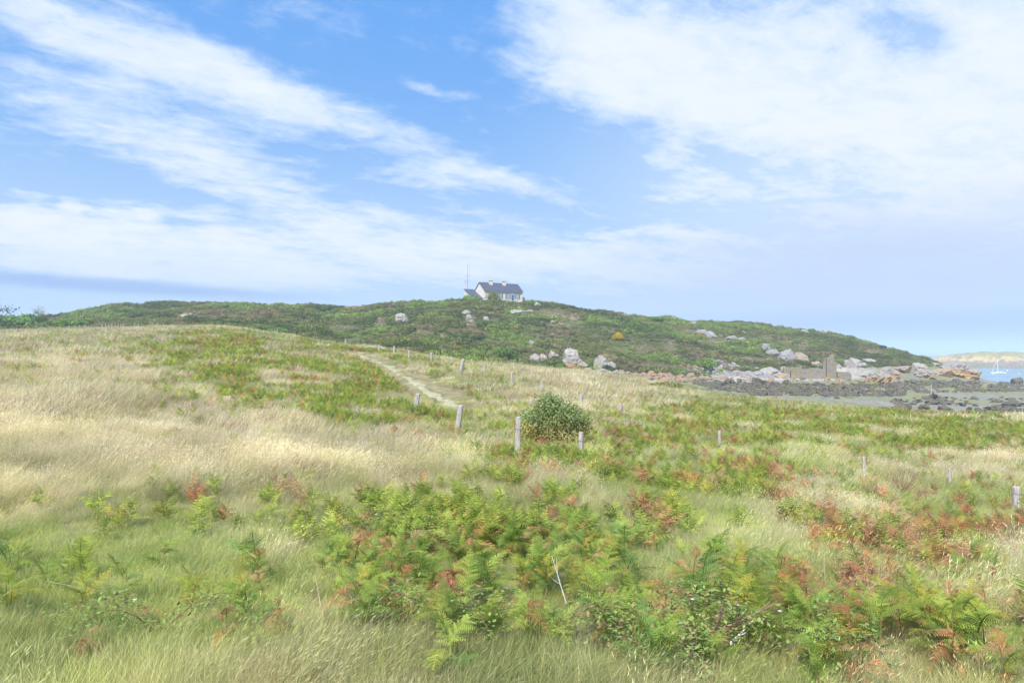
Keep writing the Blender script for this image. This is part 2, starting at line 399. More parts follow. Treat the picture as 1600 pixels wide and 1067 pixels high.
def ground_material():
    m, nt = new_mat("ground")
    a = N(nt, 'ShaderNodeAttribute', attribute_name='gcol')
    P = geopos(nt)
    n = noise(nt, 0.9, 8, 0.7, P); n2 = noise(nt, 12, 4, 0.7, P)
    f = maprange(nt, n, 0.3, 0.7)
    c = mixc(nt, f, mixc(nt, 1.0, a.outputs['Color'], (0.66, 0.66, 0.64), 'MULTIPLY'), mixc(nt, 1.0, a.outputs['Color'], (1.28, 1.28, 1.25), 'MULTIPLY'))
    wet = N(nt, 'ShaderNodeAttribute', attribute_name='wet')
    n3 = noise(nt, 0.22, 5, 0.6, P, 0.4)
    pool = math_n(nt, 'MULTIPLY', maprange(nt, n3, 0.52, 0.62), wet.outputs['Fac'])
    c = mixc(nt, math_n(nt, 'MULTIPLY', pool, 0.5), c, (0.13, 0.13, 0.12))
    r = math_n(nt, 'SUBTRACT', 0.92, math_n(nt, 'MULTIPLY', pool, 0.62))
    finish(nt, c, r, bump=n2, bdist=0.03, bstr=0.4, spec=0.25)
    return m

def build_ground():
    # graded sheet: fine near the view axis and near the eye, coarse far off
    s = np.linspace(-1, 1, 430)
    yy = np.concatenate([np.linspace(-80, 0, 16)[:-1], np.linspace(0, 12, 40)[:-1], np.exp(np.linspace(math.log(12), math.log(600), 330))])
    Wd = 90 + 1.35 * np.maximum(yy, 0)
    X = Wd[:, None] * (0.12 * s + 0.88 * s ** 3 * 0.6 + 0.88 * 0.4 * s)[None, :]
    Y = np.repeat(yy[:, None], len(s), 1)
    Z = H(X, Y)
    # sides and far rim sink under the sea
    rim = sstep(np.abs(X) / Wd[:, None], 0.94, 1.0)
    Z = Z * (1 - rim) + (-3.0) * rim
    rim2 = sstep(Y, 480, 600); Z = Z * (1 - rim2) - 3 * rim2
    rim3 = sstep(-Y, 50, 80); Z = Z * (1 - rim3) - 3 * rim3
    nr, nc = X.shape
    me = bpy.data.meshes.new("ground")
    V = np.stack([X, Y, Z], -1).reshape(-1, 3)
    i = np.arange(nr - 1)[:, None] * nc + np.arange(nc - 1)[None, :]
    Q = np.stack([i, i + 1, i + nc + 1, i + nc], -1).reshape(-1, 4)
    me.vertices.add(len(V)); me.vertices.foreach_set('co', V.ravel())
    me.loops.add(Q.size); me.loops.foreach_set('vertex_index', Q.ravel())
    me.polygons.add(len(Q)); me.polygons.foreach_set('loop_start', np.arange(len(Q)) * 4); me.polygons.foreach_set('loop_total', np.full(len(Q), 4))
    me.update(calc_edges=True)
    me.polygons.foreach_set('use_smooth', [True] * len(Q))
    # surface kinds
    x, y, z = V.T
    u = uof(x, y); hs = edge_line(HILL_START, u); fe = edge_line(FIELD_END, u)
    hill = sstep(y, hs - 3, hs + 3); shore = sstep(y, fe + 2, fe + 8) * (1 - hill)
    soil = np.array([0.24, 0.21, 0.11]); hillc = np.array([0.10, 0.105, 0.045]); mud = np.array([0.25, 0.225, 0.18]); alga = np.array([0.21, 0.215, 0.095]); grav = np.array([0.40, 0.37, 0.33])
    col = np.repeat(soil[None], len(x), 0)
    al = sstep(fbm(x / 22 + 3, y / 9, 21, 4), 0.43, 0.58)
    al = np.maximum(al, sstep(u, 1180, 1080))
    al *= sstep(z, EYE - 11.6, EYE - 10.4)
    sh = mud[None] * (1 - al[:, None]) + alga[None] * al[:, None]
    g = sstep(z, EYE - 6.7, EYE - 6.1) * sstep(u, 1080, 1150) * sstep(u, 1400, 1320)
    sh = sh * (1 - g[:, None]) + grav[None] * g[:, None]
    col = col * (1 - shore[:, None]) + sh * shore[:, None]
    hn = fbm(x / 12, y / 12, 31, 4)[:, None]
    hc = hillc[None] * (0.8 + 0.5 * hn)
    col = col * (1 - hill[:, None]) + hc * hill[:, None]
    at = me.attributes.new('gcol', 'FLOAT_COLOR', 'POINT')
    at.data.foreach_set('color', np.concatenate([col, np.ones((len(x), 1))], 1).astype(np.float32).ravel())
    w = me.attributes.new('wet', 'FLOAT', 'POINT'); w.data.foreach_set('value', (shore * (1 - g)).astype(np.float32))
    me.materials.append(ground_material())
    o = link("ground", me); tag(o, "rolling ground of the island with meadow, hillside and tidal flat", kind='structure')
build_ground()

def build_sea():
    m, nt = new_mat("sea_water")
    P = geopos(nt)
    mp = N(nt, 'ShaderNodeMapping'); nt.links.new(P, mp.inputs[0]); mp.inputs['Scale'].default_value = (0.5, 1.2, 1)
    n = noise(nt, 0.8, 5, 0.6, mp.outputs[0])
    n2 = noise(nt, 0.012, 4, 0.6, P)
    c = mixc(nt, maprange(nt, n2, 0.35, 0.65), (0.05, 0.17, 0.27), (0.10, 0.24, 0.30))
    finish(nt, c, 0.22, bump=n, bdist=0.25, bstr=0.35, spec=0.5)
    mb = MB()
    k = 96; V = [(0, 300, 0)]
    for r in (500, 1500, 5000, 15000, 32000):
        V += [(r * math.sin(2 * math.pi * i / k), 300 + r * math.cos(2 * math.pi * i / k), 0) for i in range(k)]
    Fc = [(0, 1 + (i + 1) % k, 1 + i) for i in range(k)]
    for q in range(4):
        for i in range(k):
            a = 1 + q * k + i; b = 1 + q * k + (i + 1) % k
            Fc.append((a, b, b + k, a + k))
    mb.add(V, Fc)
    o = mb.obj("sea", m); tag(o, "calm blue sea around the island at low tide", kind='structure')
build_sea()

# ------------------------------------------------------------------ far islet and reefs
def islet(name, cx, cy, rx, ry, hh, seed, mat, label, kind='structure', cat=None, nx=90, ny=40, amp=0.5, group=None):
    xs = np.linspace(-1, 1, nx); ys = np.linspace(-1, 1, ny)
    XX, YY = np.meshgrid(xs, ys)
    n = fbm(XX * 5 + seed, YY * 3 + seed, seed, 5); n2 = fbm(XX * 14 + seed, YY * 6, seed + 3, 4)
    r = np.sqrt(XX ** 2 + YY ** 2)
    Z = hh * (sstep(1.05 - r, 0.0, 0.75)) * (0.5 + n) + hh * amp * (n2 - 0.5) * sstep(1.0 - r, 0, 0.3) - 0.6
    Z = Z + hh * .16 * (fbm(XX * 40 + seed, YY * 18, seed + 9, 4) - .5) * sstep(1.0 - r, 0.02, .2)
    Z = np.where(Z > hh * .55, hh * .55 + (Z - hh * .55) * .35, Z)
    V = np.stack([XX * rx, YY * ry, Z], -1).reshape(-1, 3)
    i = np.arange(ny - 1)[:, None] * nx + np.arange(nx - 1)[None]
    Q = np.stack([i, i + 1, i + nx + 1, i + nx], -1).reshape(-1, 4)
    mb = MB(); mb.add(V, [tuple(q) for q in Q.tolist()])
    o = mb.obj(name, mat, loc=(cx, cy, 0))
    tag(o, label, cat, group, kind)
    return o
def islet_mat():
    m, nt = new_mat("islet_rock")
    z = N(nt, 'ShaderNodeSeparateXYZ'); P = geopos(nt); nt.links.new(P, z.inputs[0])
    n = noise(nt, 0.06, 8, 0.75, P); n2 = noise(nt, 0.5, 5, 0.7, P)
    hgt = math_n(nt, 'ADD', z.outputs[2], math_n(nt, 'MULTIPLY', math_n(nt, 'SUBTRACT', n, 0.5), 13.0))
    c = mixc(nt, maprange(nt, hgt, 2.0, 3.4), (0.16, 0.15, 0.07), (0.21, 0.17, 0.14))
    c = mixc(nt, maprange(nt, hgt, 5.6, 7.0), c, (0.50, 0.36, 0.14))
    c = mixc(nt, maprange(nt, n2, 0.5, 0.62, 0, 0.7), c, (0.38, 0.32, 0.24))
    c = mixc(nt, maprange(nt, hgt, 9.0, 12.0, 0, 0.85), c, (0.25, 0.26, 0.10))
    nb = noise(nt, 0.16, 6, 0.7, P)
    c = mixc(nt, maprange(nt, nb, 0.5, 0.6, 0, .85), c, (0.20, 0.17, 0.13))
    finish(nt, c, 0.95, bump=n2, bdist=0.5, bstr=0.7, spec=0.1)
    return m
MI = islet_mat()
islet("islet", 520, 730, 130, 62, 19.5, 4, MI, "low tan and green rocky islet across the channel", nx=200, ny=80, amp=0.35)
for (u, Y, rx, ry, hh, sd) in [(1478, 760, 38, 30, 5.0, 9), (1455, 1300, 70, 40, 3.2, 13), (1515, 1800, 160, 60, 5.0, 17), (1440, 2300, 150, 60, 4.5, 23)]:
    islet("reef", (u - 800) / F * Y, Y, rx, ry, hh, sd, MI, "low dark reef showing above the sea far out", nx=60, ny=20, amp=0.5)

# ------------------------------------------------------------------ geometry-node scatter for uncountable growth
def unlinked(name, objs):
    c = bpy.data.collections.new(name)
    for o in objs: c.objects.link(o)
    return c
def raw(name, me): return bpy.data.objects.new(name, me)
def scatter(name, pts, rots, scls, tints, coll, nvar, label, parent=None):
    n = len(pts)
    me = bpy.data.meshes.new(name); me.vertices.add(n); me.vertices.foreach_set('co', np.asarray(pts, np.float32).ravel())
    def att(nm, ty, dat, key):
        a = me.attributes.new(nm, ty, 'POINT'); a.data.foreach_set(key, np.ascontiguousarray(dat).ravel())
    att('rot', 'FLOAT_VECTOR', np.asarray(rots, np.float32), 'vector')
    sc = np.asarray(scls, np.float32)
    if sc.ndim == 1: sc = np.repeat(sc[:, None], 3, 1)
    att('scl', 'FLOAT_VECTOR', sc, 'vector')
    att('pick', 'INT', rng.integers(0, nvar, n).astype(np.int32), 'value')
    att('tint', 'FLOAT_COLOR', np.concatenate([tints, np.ones((n, 1))], 1).astype(np.float32), 'color')
    o = link(name, me, parent); tag(o, label, kind='stuff')
    g = bpy.data.node_groups.new(name, 'GeometryNodeTree')
    g.interface.new_socket('Geometry', in_out='INPUT', socket_type='NodeSocketGeometry')
    g.interface.new_socket('Geometry', in_out='OUTPUT', socket_type='NodeSocketGeometry')
    gi = g.nodes.new('NodeGroupInput'); go = g.nodes.new('NodeGroupOutput')
    ip = g.nodes.new('GeometryNodeInstanceOnPoints'); ci = g.nodes.new('GeometryNodeCollectionInfo')
    ci.inputs['Collection'].default_value = coll; ci.inputs['Separate Children'].default_value = True; ci.inputs['Reset Children'].default_value = True
    def na(nm, ty):
        q = g.nodes.new('GeometryNodeInputNamedAttribute'); q.data_type = ty; q.inputs[0].default_value = nm; return q.outputs[0]
    er = g.nodes.new('FunctionNodeEulerToRotation')
    g.links.new(na('rot', 'FLOAT_VECTOR'), er.inputs[0]); g.links.new(er.outputs[0], ip.inputs['Rotation'])
    g.links.new(na('scl', 'FLOAT_VECTOR'), ip.inputs['Scale']); g.links.new(na('pick', 'INT'), ip.inputs['Instance Index'])
    ip.inputs['Pick Instance'].default_value = True
    g.links.new(gi.outputs[0], ip.inputs['Points']); g.links.new(ci.outputs[0], ip.inputs['Instance']); g.links.new(ip.outputs[0], go.inputs[0])
    md = o.modifiers.new('scatter', 'NODES'); md.node_group = g
    return o

def leaf_mat(name, src='INST', col=(0.1, 0.2, 0.05), vlo=0.6, vhi=1.35, trans=0.3, root=None, warm=None):
    m, nt = new_mat(name)
    if src == 'INST': c = N(nt, 'ShaderNodeAttribute', attribute_name='tint', attribute_type='INSTANCER').outputs['Color']
    elif src == 'OBJ': c = N(nt, 'ShaderNodeObjectInfo').outputs['Color']
    else:
        r = N(nt, 'ShaderNodeRGB'); r.outputs[0].default_value = (*col, 1); c = r.outputs[0]
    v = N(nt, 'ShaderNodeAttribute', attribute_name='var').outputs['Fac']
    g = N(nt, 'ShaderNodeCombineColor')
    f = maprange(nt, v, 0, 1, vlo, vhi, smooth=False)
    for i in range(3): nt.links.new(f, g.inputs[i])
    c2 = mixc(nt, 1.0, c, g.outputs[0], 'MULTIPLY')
    if warm: c2 = mixc(nt, maprange(nt, v, 0.8, 0.93, 0, 0.7), c2, warm)
    finish(nt, c2, 0.75, trans=trans, spec=0.2)
    return m
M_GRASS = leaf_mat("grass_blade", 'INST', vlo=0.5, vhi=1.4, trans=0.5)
M_SCRUB = leaf_mat("scrub_leaf", 'INST', vlo=0.45, vhi=1.5, trans=0.2)
M_FERN_I = leaf_mat("fern_far", 'INST', vlo=0.7, vhi=1.35, trans=0.45)
M_FERN_O = leaf_mat("fern_near", 'OBJ', vlo=0.6, vhi=1.4, trans=0.45, warm=(0.46, 0.30, 0.09))

def grass_patch(nb, rad, hmin, hmax, wid, lean, seed, heads=0.0, spread=0.3, segs=3):
    r = np.random.default_rng(seed); mb = MB()
    for b in range(nb):
        a = r.uniform(0, 2 * math.pi); q = rad * math.sqrt(r.uniform())
        x0, y0 = q * math.cos(a), q * math.sin(a)
        h = r.uniform(hmin, hmax) * (1.1 - 0.35 * (q / rad) ** 2)
        la = r.normal(0, 1.0) * (0.35 + spread); ln = max(0.05, r.normal(lean, lean * 0.45))
        dx, dy = math.cos(la) * ln * h, math.sin(la) * ln * h
        w = wid * r.uniform(0.7, 1.3); fa = r.uniform(0, math.pi); wx, wy = math.cos(fa) * w, math.sin(fa) * w
        V = []; var = r.uniform(0.15, 0.85)
        hz = h * math.sqrt(max(0.2, 1 - 0.45 * ln * ln))
        for k in range(segs):
            t = k / segs; tt = t ** 1.8
            ww = 1 - 0.55 * t
            cx, cy, cz = x0 + dx * tt, y0 + dy * tt, hz * (t - 0.18 * ln * t * t) - 0.03
            V += [(cx - wx * ww, cy - wy * ww, cz), (cx + wx * ww, cy + wy * ww, cz)]
        V.append((x0 + dx, y0 + dy, hz * (1 - 0.18 * ln)))
        Fc = [(2 * k, 2 * k + 1, 2 * k + 3, 2 * k + 2) for k in range(segs - 1)] + [(2 * segs - 2, 2 * segs - 1, 2 * segs)]
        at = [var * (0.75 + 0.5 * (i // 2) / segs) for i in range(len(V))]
        mb.add(V, Fc, at)
        if r.uniform() < heads:
            tx, ty, tz = V[-1]; d = Vector((dx * 1.2, dy * 1.2, hz * 0.6)).normalized() * r.uniform(0.04, 0.09)
            s = min(w * 2.0, .006)
            mb.add([(tx, ty, tz), (tx + d.x * .4 - s * .4, ty + d.y * .4 + s, tz + d.z * .4), (tx + d.x, ty + d.y, tz + d.z), (tx + d.x * .4 + s * .4, ty + d.y * .4 - s, tz + d.z * .4)], [(0, 1, 2, 3)], [0.95] * 4)
    return mb.mesh("grass_tuft", M_GRASS)

# dryness, greenness and growth of the meadow, from where each patch stands
def gz(u, v, cu, cv, a, b): return np.exp(-(((u - cu) / a) ** 2 + ((v - cv) / b) ** 2))
def path_mask(X, Y):
    px = np.array([(ground_at(u, v)[:2]) for u, v in PATH]); d = np.full(np.shape(X), 1e9)
    for (ax, ay), (bx, by) in zip(px[:-1], px[1:]):
        l2 = (bx - ax) ** 2 + (by - ay) ** 2
        t = np.clip(((X - ax) * (bx - ax) + (Y - ay) * (by - ay)) / l2, 0, 1)
        d = np.minimum(d, np.hypot(X - ax - t * (bx - ax), Y - ay - t * (by - ay)))
    return d
PATH = [(556, 552), (575, 560), (598, 569), (622, 582), (648, 598), (672, 613), (700, 628), (730, 643)]
def dryness(X, Y, Z):
    u, v = proj(X, Y, Z)
    d = 0.52 + 0 * u
    d += 0.72 * gz(u, v, 150, 640, 430, 140) + 0.3 * gz(u, v, 420, 740, 220, 50)
    d -= 0.42 * gz(u, v, 220, 930, 300, 110)
    d -= 0.35 * gz(u, v, 800, 880, 420, 110) + 0.1 * gz(u, v, 1350, 850, 300, 90)
    d += 0.40 * gz(u, v, 1230, 825, 110, 34) + 0.30 * gz(u, v, 1480, 745, 200, 30)
    d += 0.35 * gz(u, v, 800, 585, 260, 45) + 0.3 * gz(u, v, 960, 640, 130, 40) + 0.3 * gz(u, v, 420, 720, 200, 60)
    d -= 0.35 * gz(u, v, 1150, 735, 170, 40) - 0.10 * gz(u, v, 1200, 620, 500, 14)
    d -= 0.30 * gz(u, v, 680, 650, 70, 25)
    d -= 0.25 * gz(u, v, 0, 860, 60, 100) + 0.05 * sstep(v, 960, 1040)
    n = fbm(X / 3.2, Y / 5.5, 41, 4) - 0.5; n2 = fbm(X / 0.9, Y / 1.4, 47, 3) - 0.5
    return np.clip(d + n * 1.35 + n2 * 0.7, 0, 1)
def fern_patchiness(X, Y, Z):
    u, v = proj(X, Y, Z)
    m = 0 * u
    for (cu, cv, a, b, w) in [(680, 855, 165, 55, .85), (900, 880, 220, 60, .8), (1120, 930, 170, 60, .9), (1050, 1010, 260, 60, .8), (1400, 1030, 260, 50, 1.0),
                              (740, 960, 200, 60, .45), (590, 950, 50, 50, .45), (180, 900, 130, 70, .5), (300, 820, 40, 30, .5), (860, 740, 150, 45, .8), (1250, 760, 110, 45, .8),
                              (1160, 750, 60, 40, .6), (1500, 780, 90, 35, .6), (1080, 700, 80, 22, .6), (1300, 668, 380, 26, 1.6), (1400, 690, 200, 18, .8), (440, 590, 190, 55, 1.6), (590, 640, 130, 40, 1.3), (560, 590, 60, 30, 1.0), (700, 770, 200, 40, .5), (870, 715, 90, 14, .9), (1550, 720, 120, 25, .5), (1500, 1000, 200, 60, .5), (820, 1020, 160, 50, .5),
                              (330, 545, 90, 20, .5), (760, 670, 60, 25, .4), (1100, 630, 100, 12, .5), (1000, 690, 60, 30, .3), (400, 540, 180, 18, .6), (1420, 930, 200, 70, .55), (1280, 870, 140, 50, .4), (1500, 850, 120, 40, .35), (960, 780, 120, 30, .45), (330, 900, 200, 70, .18),
                              (40, 590, 40, 20, .3), (60, 545, 80, 18, .3)]:
        m = m + w * gz(u, v, cu, cv, a, b)
    n = fbm(X / 1.6, Y / 2.2, 61, 3)
    return np.clip(m, 0, 1.5) * sstep(n, 0.30, 0.55) + 0.05 * sstep(n, 0.45, 0.7)

DRY = np.array([[0.67, 0.575, 0.35], [0.73, 0.615, 0.43], [0.62, 0.55, 0.29], [0.81, 0.72, 0.51], [0.52, 0.42, 0.26]])
GRN = np.array([[0.40, 0.46, 0.11], [0.48, 0.53, 0.15], [0.30, 0.39, 0.10], [0.58, 0.59, 0.22], [0.24, 0.31, 0.09]])
def grass_tint(d, n):
    k = rng.integers(0, 5, n); k2 = rng.integers(0, 5, n)
    t = np.clip(d + rng.normal(0, 0.2, n), 0, 1)[:, None]
    c = GRN[k] * (1 - t) + DRY[k2] * t
    c *= rng.normal(1, 0.09, n)[:, None]
    return np.clip(c, 0.01, 0.9)
# boxes kept clear of grass (posts are thin, only path and bush floor thin out)
POST_SPOTS = [(807.5, 20.6), (908, 20.4), (713, 30), (647.5, 35), (1588, 19.3), (970, 31), (719, 50), (757, 50), (800, 46), (846, 42)]
def sample_fan(dens, y0, y1, half=0.80, extra=1.0):
    area = half * (y1 ** 2 - y0 ** 2) + 2 * extra * (y1 - y0)
    n = int(area * dens)
    Y = np.sqrt(rng.uniform(y0 ** 2, y1 ** 2, n)); X = rng.uniform(-1, 1, n) * (half * Y + extra)
    return X, Y
def build_meadow():
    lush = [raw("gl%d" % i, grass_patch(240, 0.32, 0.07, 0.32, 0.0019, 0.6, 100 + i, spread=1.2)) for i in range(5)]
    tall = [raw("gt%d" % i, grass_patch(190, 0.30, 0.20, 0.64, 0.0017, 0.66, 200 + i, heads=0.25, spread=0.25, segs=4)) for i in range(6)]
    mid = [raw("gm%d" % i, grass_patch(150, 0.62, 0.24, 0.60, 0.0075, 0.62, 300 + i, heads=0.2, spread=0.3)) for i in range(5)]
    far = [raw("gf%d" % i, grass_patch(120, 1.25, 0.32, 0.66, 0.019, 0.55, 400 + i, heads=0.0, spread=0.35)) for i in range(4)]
    cl, ct, cm, cf = unlinked("lush_tufts", lush), unlinked("tall_tufts", tall), unlinked("mid_tufts", mid), unlinked("far_tufts", far)
    sets = {'l': [], 't': [], 'm': [], 'f': []}
    for y0, y1, dens, key in [(2.6, 9, 46, 'lt'), (9, 20, 30, 'lt'), (20, 48, 6.5, 'm'), (48, 118, 1.7, 'f')]:
        X, Y = sample_fan(dens, y0, y1)
        u = uof(X, Y); keep = Y < edge_line(FIELD_END, u) + 4 * (fbm(X / 6, Y / 6, 71) - 0.5); X, Y = X[keep], Y[keep]
        Z = H(X, Y); d = dryness(X, Y, Z); fp = fern_patchiness(X, Y, Z)
        pd = path_mask(X, Y)
        ub, vb = proj(X, Y, Z)
        mown = gz(ub, vb, 690, 600, 90, 26) * (Y > 40)
        keep = (rng.uniform(size=len(X)) < np.clip(sstep(pd + 0.9 * (fbm(X / .8, Y / .8, 73, 2) - .5), 0.15, 0.9) + 0.62 + .25 * (Y > 56), 0, 1))
        X, Y, Z, d, fp, pd, mown = (q[keep] for q in (X, Y, Z, d, fp, pd, mown))
        n = len(X)
        hn = fbm(X / 2.4, Y / 3.6, 77, 3)
        sc = (0.55 + 0.75 * hn) * (1 - 0.5 * np.clip(fp, 0, 1)) * (0.72 + 0.38 * d) * rng.uniform(0.8, 1.2, n)
        sc *= 1 - 0.6 * mown; sc *= 0.42 + 0.58 * sstep(pd, 0.3, 2.6)
        for (pu, pY) in POST_SPOTS:
            pX = (pu - 800) / F * pY
            sc *= 1 - 0.6 * np.exp(-((X - pX) / (.35 + .012 * pY)) ** 2) * ((Y > pY - 3.2) & (Y < pY + .4))
        sc *= 0.72 + 0.62 * fbm(X / 0.9, Y / 1.3, 79, 2)
        shade = 0.72 + 0.60 * fbm(X / 1.3, Y / 1.8, 89, 3)
        tint = grass_tint(d * (1 - 0.45 * mown), n) * shade[:, None]
        # wind: tufts lean to the right with slow swings
        ang = (fbm(X / 5, Y / 7, 83, 3) - 0.5) * 2.2 + (fbm(X / 1.1, Y / 1.3, 85, 2) - 0.5) * 1.6 + rng.normal(0, 0.3, n) + 1.2 * rng.normal(0, 1, n) * (rng.uniform(size=n) < .12)
        rots = np.stack([rng.normal(0, 0.06, n), rng.normal(0, 0.06, n), ang], 1)
        pts = np.stack([X, Y, Z], 1)
        if key == 'lt':
            tallm = rng.uniform(size=n) < np.clip(0.06 + 0.9 * sstep(d, 0.42, 0.85), 0, 1)
            sets['t'].append((pts[tallm], rots[tallm], sc[tallm], tint[tallm]))
            sets['l'].append((pts[~tallm], rots[~tallm], sc[~tallm] * 1.1, tint[~tallm]))
        else: sets[key].append((pts, rots, sc, tint))
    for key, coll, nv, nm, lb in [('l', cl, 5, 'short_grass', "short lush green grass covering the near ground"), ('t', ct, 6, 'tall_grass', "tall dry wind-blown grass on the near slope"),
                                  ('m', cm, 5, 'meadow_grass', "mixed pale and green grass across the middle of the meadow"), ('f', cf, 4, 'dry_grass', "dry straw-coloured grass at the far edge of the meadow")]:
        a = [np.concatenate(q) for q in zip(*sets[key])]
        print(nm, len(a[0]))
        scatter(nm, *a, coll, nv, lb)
build_meadow()

# path: a worn ribbon draped just above the ground
def build_path():
    pts = [Vector(ground_at(u, v)) for u, v in PATH]
    m, nt = new_mat("path_sand")
    P = geopos(nt); n = noise(nt, 3, 6, 0.7, P)
    c = mixc(nt, maprange(nt, n, 0.4, 0.56), (0.41, 0.37, 0.27), (0.30, 0.30, 0.14))
    finish(nt, c, 0.95, bump=n, bdist=0.03)
    line = []
    for a, b in zip(pts[:-1], pts[1:]):
        k = max(2, int((b - a).length / 0.5))
        line += [a.lerp(b, i / k) for i in range(k)]
    V = []; Fc = []; nc = 7
    for i, p in enumerate(line):
        d = (line[min(i + 1, len(line) - 1)] - line[max(i - 1, 0)]); d.z = 0; d.normalize(); s = Vector((d.y, -d.x, 0))
        wl = 0.1 + 0.6 * float(vnoise(i * 0.8, 1.0, 5)); wr = 0.1 + 0.6 * float(vnoise(i * 0.9, 9.0, 6))
        for j in range(nc):
            q = p + s * (-wl + (wl + wr) * j / (nc - 1))
            V.append((q.x, q.y, float(H(q.x, q.y)) + (0.02 if 0 < j < nc - 1 else -0.02)))
    for i in range(len(line) - 1):
        for j in range(nc - 1):
            a = i * nc + j; Fc.append((a, a + 1, a + nc + 1, a + nc))
    o = MB().add(V, Fc).obj("path", m, smooth=True); tag(o, "pale sandy footpath winding past the fence posts", kind='structure')
build_path()

# ------------------------------------------------------------------ bracken
def frond_mesh(name, L, W, npin, seed, mat, fine=True, arch=0.5, curl=0.0, tri=True):
    """one leaf blade: rachis along +Y arching down, paired pinnae each cut into pinnules"""
    r = np.random.default_rng(seed); mb = MB()
    def rach(t):
        return Vector((0.06 * L * math.sin(t * 2.5 + seed), L * (t - 0.16 * arch * t ** 3), L * (0.30 * t - arch * 0.62 * t * t) + curl * L * 0.25 * math.sin(t * 5)))
    pts = [rach(i / 6) for i in range(7)]
    for i in range(6):
        a, b = pts[i], pts[i + 1]; w0 = 0.004 * (1 - i / 7) + 0.001
        mb.add([a - Vector((w0, 0, 0)), a + Vector((w0, 0, 0)), b + Vector((w0 * .8, 0, 0)), b - Vector((w0 * .8, 0, 0))], [(0, 1, 2, 3)], [0.3] * 4)
    for i in range(npin):
        t = 0.10 + 0.88 * i / (npin - 1)
        pl = W * ((1 - t) ** 0.75 * 0.96 + 0.05) * (1 if t > 0.12 else 0.85)
        p = rach(t); fw = (rach(min(1, t + .02)) - rach(max(0, t - .02))).normalized()
        for s in (-1, 1):
            if r.uniform() < 0.09: continue
            an = math.radians(r.uniform(52, 68)) + t * 0.12
            side = Vector((s, 0, 0)); up = fw.cross(side) * (-s if s < 0 else 1); up = Vector((0, -fw.z, fw.y)).normalized()
            d = (side * math.sin(an) + fw * math.cos(an)).normalized()
            droop = r.uniform(0.10, 0.35) + curl * r.uniform(0.2, 1.0)
            d2 = d - up * droop
            ppl = pl * r.uniform(0.86, 1.1); v0 = r.uniform(0.15, 0.84) + .12 * (t > .8)
            nrm = up + Vector((0, 0, 0.2)); q = nrm.cross(d).normalized()     # across the pinna
            if fine:
                k = 7
                for m_ in range(k):
                    tt = (m_ + 0.3) / k
                    base = p + d * (ppl * tt) - up * (droop * ppl * tt * tt)
                    ln = ppl * 0.17 * (1 - tt) ** 0.7 + 0.003; wd = ppl / k * 0.36
                    for s2 in (-1, 1):
                        tip = base + q * (ln * s2) + d * (ln * 0.35) - up * (ln * 0.2 * r.uniform(0, 1.5))
                        mb.add([base - d * wd * .9, base + d * wd * .9, tip + d * wd * .25, tip - d * wd * .25], [(0, 1, 2, 3)], [v0, v0, v0 * 1.15, v0 * 1.15])
            else:
                tip = p + d * ppl - up * droop * ppl; md = p + d * ppl * .4 - up * droop * ppl * .2; ww = ppl * 0.12
                mb.add([p, md + q * ww, tip, md - q * ww], [(0, 1, 2, 3)], [v0] * 4)
    return mb.mesh(name, mat)
G_FR = [frond_mesh("green_frond", 0.30, 0.105, 12, 500 + i, M_FERN_O, arch=0.45 + 0.2 * (i % 3)) for i in range(6)]
B_FR = [frond_mesh("brown_frond", 0.25, 0.085, 10, 520 + i, M_FERN_O, arch=0.9, curl=0.5) for i in range(4)]
STEMS = []
for i in range(4):
    r = np.random.default_rng(540 + i); b = (r.uniform(-.05, .05), r.uniform(-.05, .05))
    STEMS.append(MB().tube([(0, 0, -0.05), (b[0] * .4, b[1] * .4, 0.14), (b[0] * .8, b[1] * .8, 0.22), (b[0], b[1], 0.31)], [0.006, 0.005, 0.004, 0.003], 4).mesh("fern_stem", simple("fern_stem%d" % i, (0.20, 0.16, 0.06), 0.7)))

def frond_layout(r, n):
    out = []
    a0 = r.uniform(0, 6.28)
    for k in range(n):
        z = 0.07 + 0.23 * (k + 1) / n; a = a0 + k * 2.4 + r.normal(0, 0.3)
        out.append((a, z, r.uniform(0.15, 0.95) if k < n - 1 else r.uniform(1.0, 1.3), (0.72 + 0.45 * math.sin(math.pi * (k + 0.6) / (n + 0.6))) * r.uniform(0.95, 1.3)))
    return out    # azimuth, height on the stem, upward pitch, size
def far_fern(seed, curl=0.0):
    r = np.random.default_rng(seed); mb = MB()
    fr = [frond_mesh("tmp", 0.33, 0.12, 9, seed * 7 + q, None, fine=False, arch=0.55, curl=curl) for q in range(3)]
    for k, (a, z, pit, sc) in enumerate(frond_layout(r, 8)):
        me = fr[k % 3]; co = np.empty(len(me.vertices) * 3); me.vertices.foreach_get('co', co); co = co.reshape(-1, 3) * sc
        Mx = Matrix.Rotation(a, 3, 'Z') @ Matrix.Rotation(pit, 3, 'X')
        co = co @ np.array(Mx).T + np.array([0, 0, z])
        va = np.empty(len(me.vertices), np.float32); me.attributes['var'].data.foreach_get('value', va)
        mb.add(co, [tuple(p.vertices) for p in me.polygons], va * r.uniform(0.8, 1.2))
    for q in fr: bpy.data.meshes.remove(q)
    return mb.mesh("far_fern", M_FERN_I)

FGREEN = [(0.23, 0.34, 0.055), (0.32, 0.43, 0.075), (0.40, 0.50, 0.10), (0.22, 0.30, 0.06), (0.20, 0.33, 0.08)]
FYEL = [(0.38, 0.42, 0.06), (0.46, 0.40, 0.07), (0.33, 0.40, 0.07)]
FBROWN = [(0.52, 0.23, 0.10), (0.58, 0.29, 0.15), (0.42, 0.18, 0.09), (0.50, 0.32, 0.17)]

